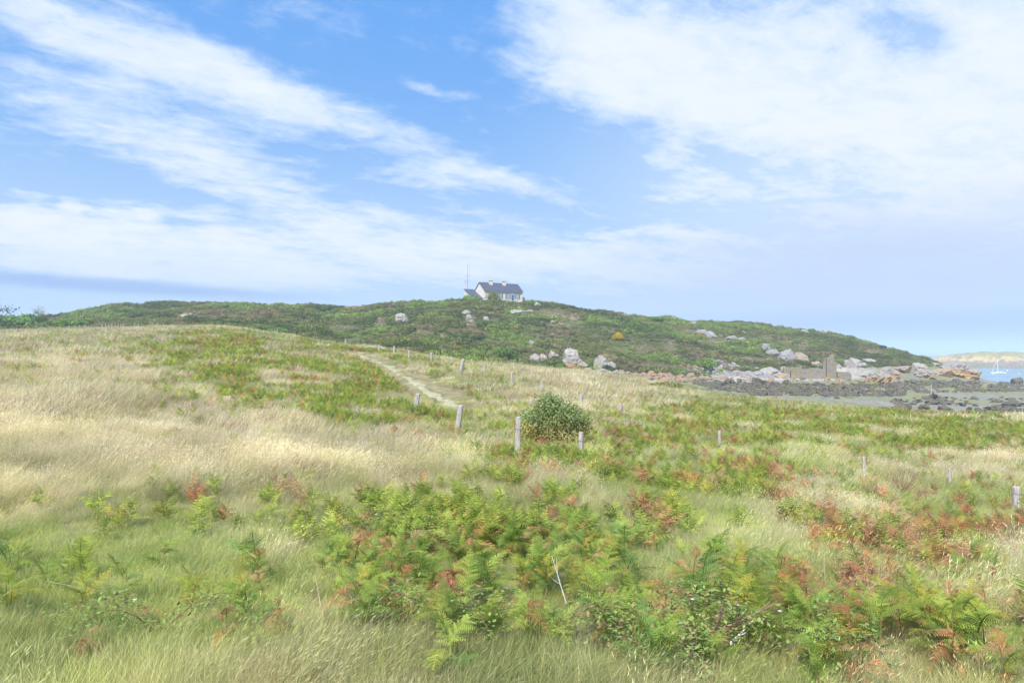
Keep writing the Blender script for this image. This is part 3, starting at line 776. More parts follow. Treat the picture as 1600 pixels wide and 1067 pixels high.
def fern_place_phrase(u, v):
    """where a fern stands, by things one can find in the photograph"""
    if v < 760:
        if u < 760: return "left of the tallest fence post"
        if u < 1000: return "just below the round bush"
        if u < 1180: return "right of the round bush"
        return "near the dry reddish shrub"
    if v < 820:
        if u < 450: return "in the tan grass on the left slope"
        if u < 800: return "on the fern patch's upper edge"
        if u < 1050: return "in pale grass below the round bush"
        if u < 1330: return "beside pale bent grass"
        return "before the right-hand fence post"
    if v < 900:
        if u < 270: return "where tan grass meets green at left"
        if u < 470: return "alone left of the fern patch"
        if u < 640: return "at the fern patch's left end"
        if u < 800: return "in the fern patch's thick middle"
        if u < 980: return "in the fern patch below round bush"
        if u < 1200: return "at the fern patch's right end"
        return "in the pale right-hand grass"
    if v < 980:
        if u < 270: return "in lush grass at lower left"
        if u < 480: return "beside rusty ferns in lush grass"
        if u < 660: return "below the fern patch's left end"
        if u < 860: return "in the gap below the fern patch"
        if u < 1050: return "by the thin leaning grey twig"
        if u < 1260: return "above the fallen brown branch"
        return "right of the fallen brown branch"
    if u < 500: return "at the lower left edge"
    if u < 800: return "nearest the viewer below the patch"
    if u < 1050: return "nearest the viewer, left of fallen branch"
    if u < 1300: return "nearest the viewer, by fallen branch"
    return "in the lower right fern thicket"

ORD = ["leftmost"] + [w + " from left" for w in "second third fourth fifth sixth seventh eighth ninth tenth eleventh twelfth thirteenth fourteenth fifteenth sixteenth seventeenth eighteenth nineteenth twentieth".split()]
def ordinals(rows):
    """rows of (object, base label, category, picture column): alike things get their place in the row"""
    g = {}
    for q in rows: g.setdefault(q[1], []).append(q)
    for base, qs in g.items():
        qs.sort(key=lambda q: q[3])
        for i, (o, b, c, u) in enumerate(qs):
            tag(o, b if len(qs) == 1 else (b + ", " + ORD[i] if i < len(ORD) else b + ", far right"), c, base + "s" if len(qs) > 1 else None)
def make_fern(x, y, z, cls, size, r):
    root = empty("bracken_fern", (x, y, z), r.uniform(0, 6.28))
    root.rotation_euler = (r.normal(0, .12), r.normal(0.08, .12), r.uniform(0, 6.28)); root.scale = (size,) * 3
    st = link("stem", STEMS[r.integers(0, 4)], root)
    n = int(r.integers(6, 10)) if cls != 'b' else int(r.integers(5, 8))
    for (a, zz, pit, sc) in frond_layout(r, n):
        kind = cls
        if cls == 'g' and r.uniform() < 0.07: kind = 'y'
        if cls == 'm': kind = 'b' if r.uniform() < 0.45 else ('y' if r.uniform() < 0.4 else 'g')
        pool, me = {'g': (FGREEN, G_FR), 'y': (FYEL, G_FR), 'b': (FBROWN, B_FR)}[kind]
        o = link("frond", me[r.integers(0, len(me))], root)
        c = pool[r.integers(0, len(pool))]; j = r.normal(1, .1); o.color = (c[0] * j, c[1] * j, c[2] * j, 1)
        if kind == 'b': pit -= 0.35
        o.location = (0, 0, zz); o.rotation_euler = (pit, r.normal(0, .15), a); o.scale = (sc,) * 3
    return root

def build_ferns():
    X, Y = sample_fan(30, 4.2, 16, half=0.74, extra=0.2)
    Z = H(X, Y); w = fern_patchiness(X, Y, Z)
    k = rng.uniform(size=len(X)) < w * 0.62
    cand = list(zip(X[k], Y[k], Z[k]))
    hand = [(165, 850, 'g', 1.3), (310, 850, 'g', 1.3), (130, 915, 'y', 1.1), (190, 955, 'g', 1.15), (250, 900, 'g', 1.1), (380, 905, 'g', 1.1), (303, 970, 'y', 1.0),
            (430, 1000, 'b', 0.9), (352, 1020, 'b', 0.9), (245, 985, 'b', .6), (720, 950, 'm', 1.25), (765, 945, 'g', 1.2), (620, 925, 'g', 1.3), (560, 975, 'm', 1.2), (710, 1010, 'g', 1.2),
            (825, 1010, 'm', 1.1), (925, 1000, 'g', 1.5), (990, 985, 'g', 1.2), (1050, 985, 'b', 1.2), (970, 960, 'b', 1.2), (1100, 975, 'g', 1.3), (1160, 980, 'y', 1.2), (1205, 930, 'g', 1.3),
            (1355, 965, 'b', 1.2), (1410, 1005, 'y', 1.1), (1370, 1050, 'g', 1.2), (1435, 960, 'g', 1.0), (1540, 1050, 'g', 1.2), (1310, 900, 'b', 1.1), (1380, 905, 'b', 1.1),
            (1350, 900, 'b', 1.0), (1270, 900, 'b', .9), (1555, 920, 'g', .9), (1470, 845, 'b', .8), (945, 772, 'b', 1.2), (1005, 795, 'b', 1.3), (1068, 780, 'b', 1.1), (1158, 785, 'g', 1.4),
            (1235, 785, 'g', 1.6), (1300, 770, 'g', 1.2), (372, 705, 'g', .8), (30, 585, 'm', 1.), (780, 800, 'b', 1.2), (640, 885, 'b', 1.2), (750, 880, 'b', 1.2), (530, 820, 'm', 1.2),
            (270, 695, 'g', .9), (242, 695, 'b', .7), (1517, 800, 'm', 1.3), (125, 1040, 'b', .7), (20, 900, 'g', 1.1), (10, 970, 'y', 1.1), (700, 1060, 'g', 1.1), (1010, 1062, 'g', 1.2)]
    rows = []
    for (u, v, c, s) in hand:
        x, y, z = ground_at(u, v); rows.append((x, y, z, c, s * .92))
    hx = np.array([(a[0], a[1]) for a in rows])
    for (x, y, z) in cand:
        if np.min(np.hypot(hx[:, 0] - x, hx[:, 1] - y)) < 0.16: continue
        bn = float(fbm(x / 0.8, y / 1.1, 91, 2)); q = rng.uniform()
        u, v = proj(x, y, z)
        brn = 0.22 + 0.5 * (u > 1200) * (v < 980) + 0.9 * max(0, bn - 0.5)
        c = 'b' if q < brn else ('m' if q < brn + 0.15 else ('y' if q < brn + 0.24 else 'g'))
        rows.append((x, y, z, c, 0.6 + 0.5 * rng.uniform() ** 1.3))
    inview = [q for q in rows if -20 < 800 + F * q[0] / q[1] < 1620]
    inview.sort(key=lambda q: q[1])
    print("fern candidates", len(rows), "in view", len(inview))
    near = inview[:296]; nearset = set(map(id, near)); rest = [q for q in rows if id(q) not in nearset]
    word = {'g': 'fresh green', 'y': 'yellowing', 'm': 'half-browned', 'b': 'rust-brown'}
    tagged = []
    r = np.random.default_rng(7)
    for (x, y, z, c, s) in near:
        o = make_fern(x, y, z, c, s, r)
        u, v = proj(x, y, z)
        sz = 'tall' if s > 1.0 else ('small' if s < 0.75 else 'mid-sized')
        ph = fern_place_phrase(u, v)
        tagged.append((o, "%s %s bracken fern %s" % (sz, word[c], ph), "fern", u))
    ordinals(tagged)
    for o, b, c, u in tagged: o['group'] = "bracken ferns " + fern_place_phrase(*proj(*o.location))
    # farther bracken: a mass no one could count
    X, Y = sample_fan(9, 15.0, 95, half=0.78)
    Z = H(X, Y); w = fern_patchiness(X, Y, Z)
    k = (rng.uniform(size=len(X)) < w * 0.7) & (path_mask(X, Y) > 1.5) & (Y < edge_line(FIELD_END, uof(X, Y)) - 1)
    X, Y, Z = X[k], Y[k], Z[k]
    if rest:
        X = np.concatenate([X, [q[0] for q in rest]]); Y = np.concatenate([Y, [q[1] for q in rest]]); Z = np.concatenate([Z, [q[2] for q in rest]])
    n = len(X); print("far ferns", n)
    q = rng.uniform(size=n); bn = fbm(X / 2, Y / 3, 95, 2)
    brown = q < 0.09 + 0.4 * ((X / Y > .35) & (Y < 22)) + 0.8 * np.clip(bn - 0.5, 0, 1); yel = (~brown) & (rng.uniform(size=n) < 0.22)
    g = np.array(FGREEN)[rng.integers(0, 4, n)] * np.array([1.1, 1.0, 1.0]); g[yel] = np.array(FYEL)[rng.integers(0, 3, yel.sum())]; g[brown] = np.array(FBROWN)[rng.integers(0, 4, brown.sum())]
    g *= rng.normal(1.0, .13, n)[:, None] * (.8 + .35 * fbm(X / 1.2, Y / 1.6, 97, 2))[:, None]
    rots = np.stack([rng.normal(0, .12, n), rng.normal(.06, .12, n), rng.uniform(0, 6.28, n)], 1)
    coll = unlinked("far_ferns", [raw("ff%d" % i, far_fern(600 + i, 0.3 * (i == 3))) for i in range(4)])
    scatter("bracken_undergrowth", np.stack([X, Y, Z], 1), rots, rng.uniform(0.6, 1.05, n) * (1 + .2 * sstep(Y, 20, 50)), g, coll, 4, "bracken spreading green and rusty over the farther meadow")
build_ferns()

# ------------------------------------------------------------------ hillside scrub
def leaf_clump(nl, rad, hgt, leaf, seed, lobes=4, mat=None, flat=False):
    r = np.random.default_rng(seed); mb = MB()
    L = [(r.uniform(-.5, .5) * rad, r.uniform(-.5, .5) * rad, r.uniform(.15, .5) * hgt, r.uniform(.35, .6)) for _ in range(lobes)]
    for k in range(nl):
        lx, ly, lz, lr = L[k % lobes]
        d = r.normal(size=3); d /= np.linalg.norm(d); d[2] = abs(d[2]) * 0.95 - 0.12
        q = r.uniform(0.7, 1.05)
        p = np.array([lx + d[0] * lr * rad * q, ly + d[1] * lr * rad * q, max(-0.05, lz + d[2] * lr * hgt * q * 1.2)])
        t1 = r.normal(size=3); t1 -= t1.dot(d) * d * 0.55; t1 /= np.linalg.norm(t1); t2 = np.cross(d, t1); t2 /= np.linalg.norm(t2) + 1e-6
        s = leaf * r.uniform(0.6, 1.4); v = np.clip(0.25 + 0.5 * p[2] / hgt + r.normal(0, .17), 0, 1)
        if r.uniform() < 0.5: mb.add([p - t1 * s, p + t2 * s * .45, p + t1 * s, p - t2 * s * .45], [(0, 1, 2, 3)], [v] * 4)
        else: mb.add([p - t1 * s * .8, p + t2 * s * .8, p + t1 * s * .7 + d * s * .3], [(0, 1, 2)], [v] * 3)
    return mb.mesh("clump", mat)
TANS = [(552, 480, 22, 6), (594, 505, 9, 9), (860, 490, 26, 7), (893, 497, 18, 7), (735, 505, 9, 14), (1005, 545, 16, 8), (1045, 540, 12, 10), (945, 560, 16, 8), (1120, 533, 28, 5), (1075, 518, 18, 4), (1200, 528, 10, 4),
        (1232, 534, 16, 3), (1255, 541, 9, 7), (660, 520, 18, 5), (300, 494, 22, 3), (1015, 572, 30, 5), (925, 572, 12, 8), (1180, 562, 30, 6), (1365, 550, 16, 4), (880, 508, 30, 4), (540, 512, 30, 4), (985, 492, 14, 3), (1080, 575, 60, 4)]
def build_scrub():
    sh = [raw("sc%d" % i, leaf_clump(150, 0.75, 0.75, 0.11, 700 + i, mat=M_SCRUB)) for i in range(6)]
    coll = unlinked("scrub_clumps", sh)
    n = 95000
    Y = np.sqrt(rng.uniform(95 ** 2, 330 ** 2, n)); X = rng.uniform(-1, 1, n) * (0.80 * Y)
    u = uof(X, Y); k = (Y > edge_line(HILL_START, u) + (fbm(X / 8, Y / 8, 101) - .5) * 5)
    X, Y = X[k], Y[k]; Z = H(X, Y); uu, vv = proj(X, Y, Z)
    tan = 0 * X
    for (a, b, c, d) in TANS: tan = np.maximum(tan, gz(uu, vv, a, b, c, d))
    tan = tan * (0.35 + 1.3 * fbm(X / 3, Y / 4, 161, 3))
    k = (rng.uniform(size=len(X)) > 0.35 * sstep(tan, 0.25, 0.8)) & (Z > 2.5 + 0 * X)
    # thin out behind the skyline where nothing shows but the tops
    X, Y, Z, tan, uu, vv = X[k], Y[k], Z[k], tan[k], uu[k], vv[k]
    hx, hy = X + 2.7, Y - 245     # keep the house plot clear
    k = ~((np.abs(X * 0.86 + (Y - 243) * 0.51 + 1.5) < 13) & (np.abs(-X * 0.51 + (Y - 243) * 0.86 - 2) < 6.5))
    X, Y, Z, tan, uu, vv = X[k], Y[k], Z[k], tan[k], uu[k], vv[k]
    n = len(X)
    a = fbm(X / 16, Y / 16, 111, 4); b = fbm(X / 6, Y / 6, 117, 3); c = fbm(X / 30, Y / 22, 123, 3)
    dark = np.array([0.10, 0.145, 0.045]); brite = np.array([0.25, 0.35, 0.08]); heath = np.array([0.27, 0.22, 0.12]); tanc = np.array([0.52, 0.41, 0.25])
    mid = np.array([0.20, 0.23, 0.07])
    fb = sstep(a, 0.52, 0.62)[:, None]; fh = sstep(b * .6 + c * .4, 0.47, 0.62)[:, None]
    col = mid * (1 - fh) + heath * fh; col = col * (1 - fb) + brite * fb
    fd = sstep(fbm(X / 9 + 40, Y / 9, 131, 3), 0.52, 0.62)[:, None] * 0.85; col = col * (1 - fd) + dark * fd
    low = (gz(uu, vv, 820, 560, 190, 24) + gz(uu, vv, 980, 545, 180, 30) + gz(uu, vv, 1190, 525, 130, 18) + gz(uu, vv, 1400, 548, 60, 16))[:, None].clip(0, 1) * sstep(a, 0.42, 0.55)[:, None]
    col = col * (1 - .5 * low) + brite * .5 * low
    ft = sstep(tan, 0.2, 0.7)[:, None]; col = col * (1 - ft) + tanc * ft
    # scattered gorse in flower
    tn = (rng.uniform(size=n) < .02 + .10 * (fh[:, 0] > .6)); col[tn] = col[tn] * .35 + tanc * .55
    yel = (rng.uniform(size=n) < 0.004 + 0.25 * gz(uu, vv, 605, 536, 14, 4) + 0.2 * gz(uu, vv, 1170, 543, 14, 3) + .2 * gz(uu, vv, 655, 497, 6, 3))
    col[yel] = (0.38, 0.30, 0.04)
    col *= rng.normal(.78, .13, n).clip(.45, 1.2)[:, None]
    big = sstep(fbm(X / 5, Y / 5, 141, 3), 0.45, 0.7)
    sc = (0.75 + 1.0 * big * (1 - fh[:, 0] * .5)) * rng.uniform(0.7, 1.3, n) * (1 - 0.45 * ft[:, 0])
    near = sstep(Y, 200, 120); sc *= 1 - 0.15 * near
    pts = np.stack([X, Y, Z - 0.12], 1)
    rots = np.stack([rng.normal(0, .15, n), rng.normal(0, .15, n), rng.uniform(0, 6.28, n)], 1)
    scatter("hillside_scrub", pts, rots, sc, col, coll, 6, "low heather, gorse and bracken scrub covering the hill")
    # salt grass strips along the head of the flat
    n = 5200; Y = np.sqrt(rng.uniform(90 ** 2, 175 ** 2, n)); X = rng.uniform(930, 1330, n); X = (X - 800) / F * Y
    u = uof(X, Y); k = (Y > edge_line(FIELD_END, u) + 2) & (Y < edge_line(HILL_START, u)) & (fbm(X / 8, Y / 5, 151, 3) > 0.5) & ((u < 1110) | (rng.uniform(size=n) < .12))
    X, Y = X[k], Y[k]; Z = H(X, Y); n = len(X)
    col = np.array([0.17, 0.21, 0.08]) * rng.normal(1, .15, n)[:, None]
    scatter("salt_grass", np.stack([X, Y, Z - .1], 1), np.stack([np.zeros(n), np.zeros(n), rng.uniform(0, 6.28, n)], 1), np.stack([rng.uniform(.8, 1.4, n)] * 2 + [rng.uniform(.2, .45, n)], 1), col, coll, 6, "flat green salt grass at the head of the tidal flat")
build_scrub()

# ------------------------------------------------------------------ bushes and trees as things
def leaf_solid(name, col, warm=None, trans=0.2): return leaf_mat(name, 'RGB', col, 0.5, 1.5, trans, warm=warm)
M_BARK = simple("bark", (0.20, 0.17, 0.14), 0.9, 0.3, 8, bump=0.01)
LEAFM = {'green': leaf_solid("leaf_green", (0.10, 0.19, 0.035)), 'dark': leaf_solid("leaf_dark", (0.05, 0.09, 0.03)), 'bright': leaf_solid("leaf_bright", (0.15, 0.25, 0.04)),
         'gorse': leaf_solid("gorse_flower", (0.48, 0.34, 0.02)), 'olive': leaf_solid("leaf_olive", (0.17, 0.19, 0.05)), 'blue': leaf_solid("leaf_blue", (0.06, 0.11, 0.05))}
def bush(u, v, wpx, hpx, leafk, label, cat='bush', name='bush', ymin=90, group=None, nl=900, at=None):
    x, y, z = at or ground_at(u, v, ymin)
    w = wpx * y / F; h = hpx * y / F
    root = empty(name, (x, y, z - 0.1), random.uniform(0, 6))
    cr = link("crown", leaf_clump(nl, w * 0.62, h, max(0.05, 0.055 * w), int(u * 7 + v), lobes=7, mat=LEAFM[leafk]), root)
    mb = MB()
    for k in range(5):
        a = random.uniform(0, 6.28); mb.tube([(0, 0, -0.2), (math.cos(a) * w * .12, math.sin(a) * w * .12, h * .35), (math.cos(a) * w * .25, math.sin(a) * w * .25, h * .7)], [0.03 * w, 0.02 * w, .008 * w], 4)
    mb.obj("trunk", M_BARK, root)
    tag(root, label, cat, group); return root
def spot(u, Y): return ((u - 800) / F * Y, Y, float(H((u - 800) / F * Y, Y)))
bush(737, 470, 32, 13, 'bright', "bright green mound of bushes hiding the left wing of the house", at=spot(737, 233))
BUSH_HOUSE = bush(770, 470, 25, 19, 'olive', "olive-green rounded bush in front of the house wall", at=spot(770, 235))
bush(968, 532, 22, 15, 'gorse', "yellow-flowering gorse bush halfway down the hill", cat='gorse')
bush(1094, 526, 12, 5, 'gorse', "small yellow gorse tuft beside the bright ferns high on the right", cat='gorse')
bush(1098, 578, 34, 20, 'bright', "bright green rounded bush at the left end of the grey rubble slope")
bush(748, 535, 26, 14, 'dark', "dark green bush low on the hill behind the path posts")
bush(793, 560, 34, 18, 'green', "mid-green bush at the hill foot left of the boulders")
bush(640, 500, 20, 7, 'dark', "dark bush beside the pale boulder on the hill")
bush(512, 488, 34, 10, 'blue', "blue-green thicket high on the hill left of the sandy scar")
bush(880, 578, 18, 16, 'bright', "bright green bush between the boulders at the hill foot")
bush(925, 575, 16, 18, 'bright', "bright green bush between the two tallest boulders")
bush(990, 515, 28, 14, 'green', "green bush above and right of the yellow gorse")
bush(1025, 502, 24, 8, 'green', "green bush near the skyline right of the house")
bush(835, 477, 22, 8, 'green', "low green bush at the right end of the house")
bush(1165, 508, 9, 4, 'dark', "small dark shrub standing up on the right skyline", ymin=200)
bush(1265, 519, 22, 6, 'green', "pale green hump of scrub on the right skyline", ymin=200)
bush(1195, 511, 8, 4, 'dark', "lone shrub on the skyline between two humps", ymin=200)
bush(1380, 545, 14, 6, 'dark', "dark shrub near the lower end of the right skyline", ymin=200)
bush(1060, 582, 22, 8, 'green', "low green bush behind the orange boulder bank")
bush(1035, 622, 50, 12, 'olive', "olive-green low scrub growing at the shore end of the meadow", ymin=80, nl=1300)
bush(20, 512, 80, 22, 'green', "tall green thicket at the left end of the hill", ymin=110, nl=1600)
bush(115, 512, 60, 12, 'green', "low green thicket behind the left grass crest", ymin=110)
bush(440, 520, 50, 8, 'green', "green thicket just behind the gap in the grass crest", ymin=110)
bush(350, 506, 30, 8, 'dark', "dark scrub behind the crest of tan grass", ymin=110)
for k, u in enumerate((408, 452, 486, 533, 590, 662, 1120, 1238, 1330, 1415)):
    bush(u, [479, 479, 478, 477, 475, 471, 506, 514, 531, 551][k], 9 + (k * 5) % 6, 4, 'dark', "small dark scrub tuft on the skyline " + ["left of the thicket", "far left of the house", "above the sandy scar", "midway to the house", "near the marker post", "just left of the house", "right of the green hump", "above the grey outcrop", "above the dome rock", "near the sea"][k], ymin=180, group="scrub tufts along the skyline", nl=200)

# round bush by the fence: dark top, yellow-brown skirt, twiggy
def round_bush():
    x, y, z = ground_at(868, 706)
    root = empty("round_bush", (x, y + 0.9, z - .05)); root.scale = (1.08, 1, 1); tag(root, "big round dark green bush with yellow-brown lower leaves behind two fence posts", "bush")
    r = np.random.default_rng(3)
    def shell(n, zlo, zhi, leaf, mat, nm, dens=1.0):
        mb = MB()
        lob = [(r.uniform(-1.0, 1.0), r.uniform(-.5, .5), r.uniform(.12, 1.85), r.uniform(.3, .55)) for _ in range(30)]
        k = 0
        while k < n:
            lx, ly, lz, lr = lob[r.integers(0, 30)]
            lz *= 1 - 0.45 * abs(lx)
            d = r.normal(size=3); d /= np.linalg.norm(d); q = r.uniform(.3, 1.25) ** .7
            p = np.array([lx, ly, lz]) + d * lr * q
            tv = p[2] + r.normal(0, .16)
            if not (zlo < tv < zhi) or p[2] < -0.1: continue
            if p[2] > 2.3 + r.normal(0, .16) - 0.42 * p[0] ** 2: continue
            k += 1
            t1 = r.normal(size=3); t1 /= np.linalg.norm(t1); t2 = np.cross(d, t1); t2 /= np.linalg.norm(t2)
            s = leaf * r.uniform(.6, 1.4); v = float(np.clip(r.normal(.5, .22), 0, 1))
            mb.add([p - t1 * s, p + t2 * s * .42, p + t1 * s, p - t2 * s * .42], [(0, 1, 2, 3)], [v] * 4)
        return mb.obj(nm, mat, root)
    shell(7500, 1.0, 3, 0.042, leaf_solid("bush_green", (0.25, 0.33, 0.12), trans=0.3), "foliage")
    sk = shell(5200, -.2, 1.15, 0.042, leaf_solid("bush_olive", (0.40, 0.36, 0.10), warm=(0.52, 0.34, 0.09), trans=0.3), "foliage"); sk['label'] = "yellow-brown lower leaves of the bush"
    mb = MB(); sh = MB()
    for k in range(34):
        a = r.uniform(0, 6.28); e = r.uniform(.2, .95); L = r.uniform(1.2, 2.3)
        p = Vector((0, 0, 0)); pts = [tuple(p)]; dd = Vector((math.cos(a) * e, math.sin(a) * e * .5, 1.0 - .4 * e)).normalized()
        for s in range(4):
            dd = (dd + Vector(r.normal(0, .18, 3))).normalized(); p = p + dd * L / 4; p.z = min(p.z, 2.5 - .4 * p.x * p.x); pts.append(tuple(p))
        mb.tube(pts, [.016, .012, .009, .006, .003], 4)
        for j in range(26):
            q = r.uniform(.45, 1.0) * 4; i0 = min(3, int(q)); c = np.array(pts[i0]) * (1 - q + i0) + np.array(pts[i0 + 1]) * (q - i0) + r.normal(0, .05, 3)
            t1 = r.normal(size=3); t1 /= np.linalg.norm(t1); t2 = np.cross(t1, r.normal(size=3)); t2 /= np.linalg.norm(t2); z_ = .035 * r.uniform(.6, 1.4)
            sh.add([c - t1 * z_, c + t2 * z_ * .42, c + t1 * z_, c - t2 * z_ * .42], [(0, 1, 2, 3)], [float(np.clip(r.normal(.5, .2), 0, 1))] * 4)
    mb.obj("branches", M_BARK, root)
    o = sh.obj("shoots", leaf_solid("bush_shoot", (0.24, 0.30, 0.10), trans=0.3), root)
round_bush()

def tree(u, ybase, Y, hpx, wpx, label, dens, leafk, name='tree', seed=1, bare=False, ox=0.0):
    x = (u - 800) / F * Y; z = float(H(x, Y)); h = hpx * Y / F; w = wpx * Y / F
    root = empty(name, (x, Y, z - .2)); tag(root, label, "tree")
    r = np.random.default_rng(seed); tips = []
    mb = MB(); mb.tube([(0, 0, 0), (.05 * w, 0, h * .25), (.02 * w, 0, h * .45)], [.05 * h, .04 * h, .03 * h], 6)
    mb.obj("trunk", M_BARK, root)
    lm = MB()
    for k in range(12):
        a = r.uniform(0, 6.28); p = Vector((.03 * w, 0, h * r.uniform(.25, .5))); pts = [tuple(p)]
        dd = Vector((math.cos(a), math.sin(a) * .8, r.uniform(.25, 1.1))).normalized(); L = w * .55 * r.uniform(.7, 1.1)
        for s in range(4):
            dd = (dd + Vector(r.normal(0, .2, 3))).normalized(); p = p + dd * L / 4; pts.append(tuple(p)); tips.append((p.copy(), s))
        lm.tube(pts, [.02 * h, .014 * h, .010 * h, .006 * h, .003 * h], 4)
    lm.obj("limb", M_BARK, root)
    cm = MB()
    for (p, s) in tips:
        if s < 1 or r.uniform() > dens: continue
        for j in range(26):
            q = np.array(p) + r.normal(0, .075 * w, 3) * np.array([1, 1, .6]); t1 = r.normal(size=3); t1 /= np.linalg.norm(t1); t2 = np.cross(t1, r.normal(size=3)); t2 /= np.linalg.norm(t2)
            sz = .022 * w * r.uniform(.6, 1.4); cm.add([q - t1 * sz, q + t2 * sz * .5, q + t1 * sz, q - t2 * sz * .5], [(0, 1, 2, 3)], [r.uniform(.2, .8)] * 4)
    cm.obj("crown", LEAFM[leafk], root)
tree(-14, 0, 150, 60, 66, "dark windswept tree cut by the left edge of the picture", 0.75, 'blue', seed=3)
tree(61, 0, 262, 17, 25, "thin see-through tree alone on the left skyline", 0.7, 'olive', seed=8)

# ------------------------------------------------------------------ rocks
def rock_mesh(seed, mat, sub=2, cuts=9, rough=0.10):
    import bmesh
    r = np.random.default_rng(seed); bm = bmesh.new(); bmesh.ops.create_icosphere(bm, subdivisions=sub, radius=1)
    pl = []
    for k in range(cuts):
        d = r.normal(size=3); d /= np.linalg.norm(d); pl.append((Vector(d), r.uniform(.55, .88)))
    from mathutils import noise as mn
    off = Vector((seed * 1.7, seed * .9, 3.1))
    for v in bm.verts:
        q = v.co + off
        n = mn.fractal(q * 1.3, 1.0, 2.1, 5) * .55
        if sub > 2:
            dd, _ = mn.voronoi(q * 1.9 + Vector((n, 0, n)) * .4); e = dd[1] - dd[0]
            n -= .9 * max(0, .16 - e); dd, _ = mn.voronoi(q * 4.3); n -= .35 * max(0, .16 - (dd[1] - dd[0]))
        v.co = v.co * (1 + rough * 2.4 * n)
        for d, o in pl:
            s = v.co.dot(d) - o
            if s > 0: v.co -= d * s
    me = bpy.data.meshes.new("rock"); bm.to_mesh(me); bm.free(); me.materials.append(mat)
    return me
SMALL = {k: [rock_mesh(800 + i + 20 * j, m, 2 if k == 'x' else 1 + (i == 0), 5, .3) for i in range(5)] for j, (k, m) in enumerate([('dark', M_DARK), ('grey', M_GREY), ('orange', M_ORANGE)])}
BIG = {k: [rock_mesh(900 + i + 20 * j, m, 5, 9, .30) for i in range(3)] for j, (k, m) in enumerate([('pale', M_GRANITE), ('lich', M_GRANITE_OR), ('pink', M_PINK), ('grey', M_GREY), ('dark', M_DARK)])}
def rock(u, v, wpx, hpx, mk, label, ymin=90, name='boulder', cat='boulder', group=None, depth=0.8, pool=BIG, k=None, sink=.28, tilt=.12):
    x, y, z = ground_at(u, v, ymin)
    w = wpx * y / F / 2 / .82; h = hpx * y / F
    ms = pool[mk]; o = link(name, ms[(int(u * 3 + v) if k is None else k) % len(ms)])
    sz = h / (2 * .78 * (1 - sink) * 1.0)
    o.scale = (w, w * depth, sz); o.location = (x, y + w * depth * .35, z + sz * .78 * (1 - 2 * sink))
    o.rotation_euler = (random.uniform(-tilt, tilt), random.uniform(-tilt, tilt), random.uniform(-.35, .35))
    tag(o, label, cat, group); return o
rock(628, 504, 24, 12, 'pale', "pale lone boulder halfway up the hill left of the house", k=1)
rock(729, 492, 11, 8, 'pale', "pale rock below the antenna, uppermost of three")
rock(733, 499, 10, 6, 'pale', "pale rock below the antenna, middle of three")
rock(736, 505, 8, 5, 'grey', "grey rock below the antenna, lowest of three")
rock(760, 502, 12, 6, 'pale', "small grey-white rock below the olive bush by the house")
rock(808, 491, 30, 8, 'pale', "long flat pale slab below the blue door", k=0)
rock(828, 488, 12, 4, 'pink', "flat buff rock at the right end of the long slab")
rock(839, 479, 9, 6, 'pale', "white rock on the skyline right of the house")
rock(863, 506, 8, 5, 'pale', "small white rock on open hillside below the skyline rock")
rock(918, 508, 5, 4, 'pale', "tiny white rock high above the yellow gorse")
rock(832, 541, 16, 8, 'pale', "single pale rock in green scrub above the boulders", k=2)
rock(838, 566, 14, 14, 'pale', "pointed pale boulder, leftmost at the hill foot", k=0)
rock(849, 566, 14, 10, 'pale', "low pale boulder leaning on the leftmost pointed one", k=1)
rock(864, 560, 15, 10, 'pale', "rounded pale boulder behind the leftmost pair", k=2)
rock(846, 581, 18, 7, 'pink', "low buff rock at the edge of the tan grass below the boulders")
rock(862, 582, 14, 5, 'pink', "flat buff rock beside the low one at the grass edge")
rock(895, 572, 30, 22, 'pale', "tallest pale boulder at the hill foot", k=1)
rock(900, 579, 38, 20, 'lich', "broad split boulder with orange lichen under the tallest one", k=0)
rock(918, 584, 22, 9, 'pink', "sloping buff slab at the right foot of the split boulder")
rock(940, 578, 22, 20, 'pale', "upright pale boulder at the left end of the shore", k=2)
rock(957, 578, 14, 14, 'pale', "narrow cracked boulder beside the upright one", k=0)
rock(944, 588, 30, 11, 'lich', "orange-stained rock under the upright boulder")
rock(965, 588, 14, 9, 'lich', "orange-stained rock under the narrow cracked boulder")
rock(1053, 501, 9, 6, 'pale', "small pale rock sticking up from the right skyline", ymin=200)
rock(1083, 508, 12, 5, 'grey', "grey rock under the right skyline")
rock(1098, 523, 18, 7, 'grey', "left part of the grey slab high on the right slope")
rock(1113, 528, 20, 9, 'grey', "right part of the grey slab high on the right slope")
rock(1145, 532, 16, 7, 'grey', "grey outcrop right of the sloping slab")
rock(1160, 535, 14, 7, 'grey', "grey outcrop with dark cracks above the ruin")
rock(1198, 548, 12, 10, 'grey', "upright grey rock above the buff crag")
rock(1208, 556, 22, 9, 'grey', "leaning grey slab left of the buff crag")
rock(1232, 568, 24, 19, 'grey', "buff steep crag behind the ruined wall", k=1)
rock(1252, 568, 22, 14, 'pink', "lower right shoulder of the buff crag")
rock(1207, 585, 26, 12, 'pale', "pale slab left of the ruined wall")
rock(1228, 583, 16, 8, 'pale', "small white-topped slab touching the ruined wall")
rock(1222, 590, 34, 6, 'pink', "low reddish ledge in front of the ruined wall")
rock(1275, 572, 20, 7, 'pink', "brown ledge behind the middle of the ruined wall")
rock(1258, 520, 12, 4, 'pale', "pale rock on the hump of the right skyline", ymin=200)
rock(1290, 521, 16, 5, 'pale', "rocky knob on the skyline above the ruin", ymin=200)
rock(1312, 576, 8, 8, 'pale', "small pale rock just right of the stone pillar")
rock(1337, 578, 28, 17, 'pale', "smooth pale dome rock right of the ruin", k=2)
rock(1352, 590, 34, 16, 'pale', "tilted pale slab below the dome rock", k=0)
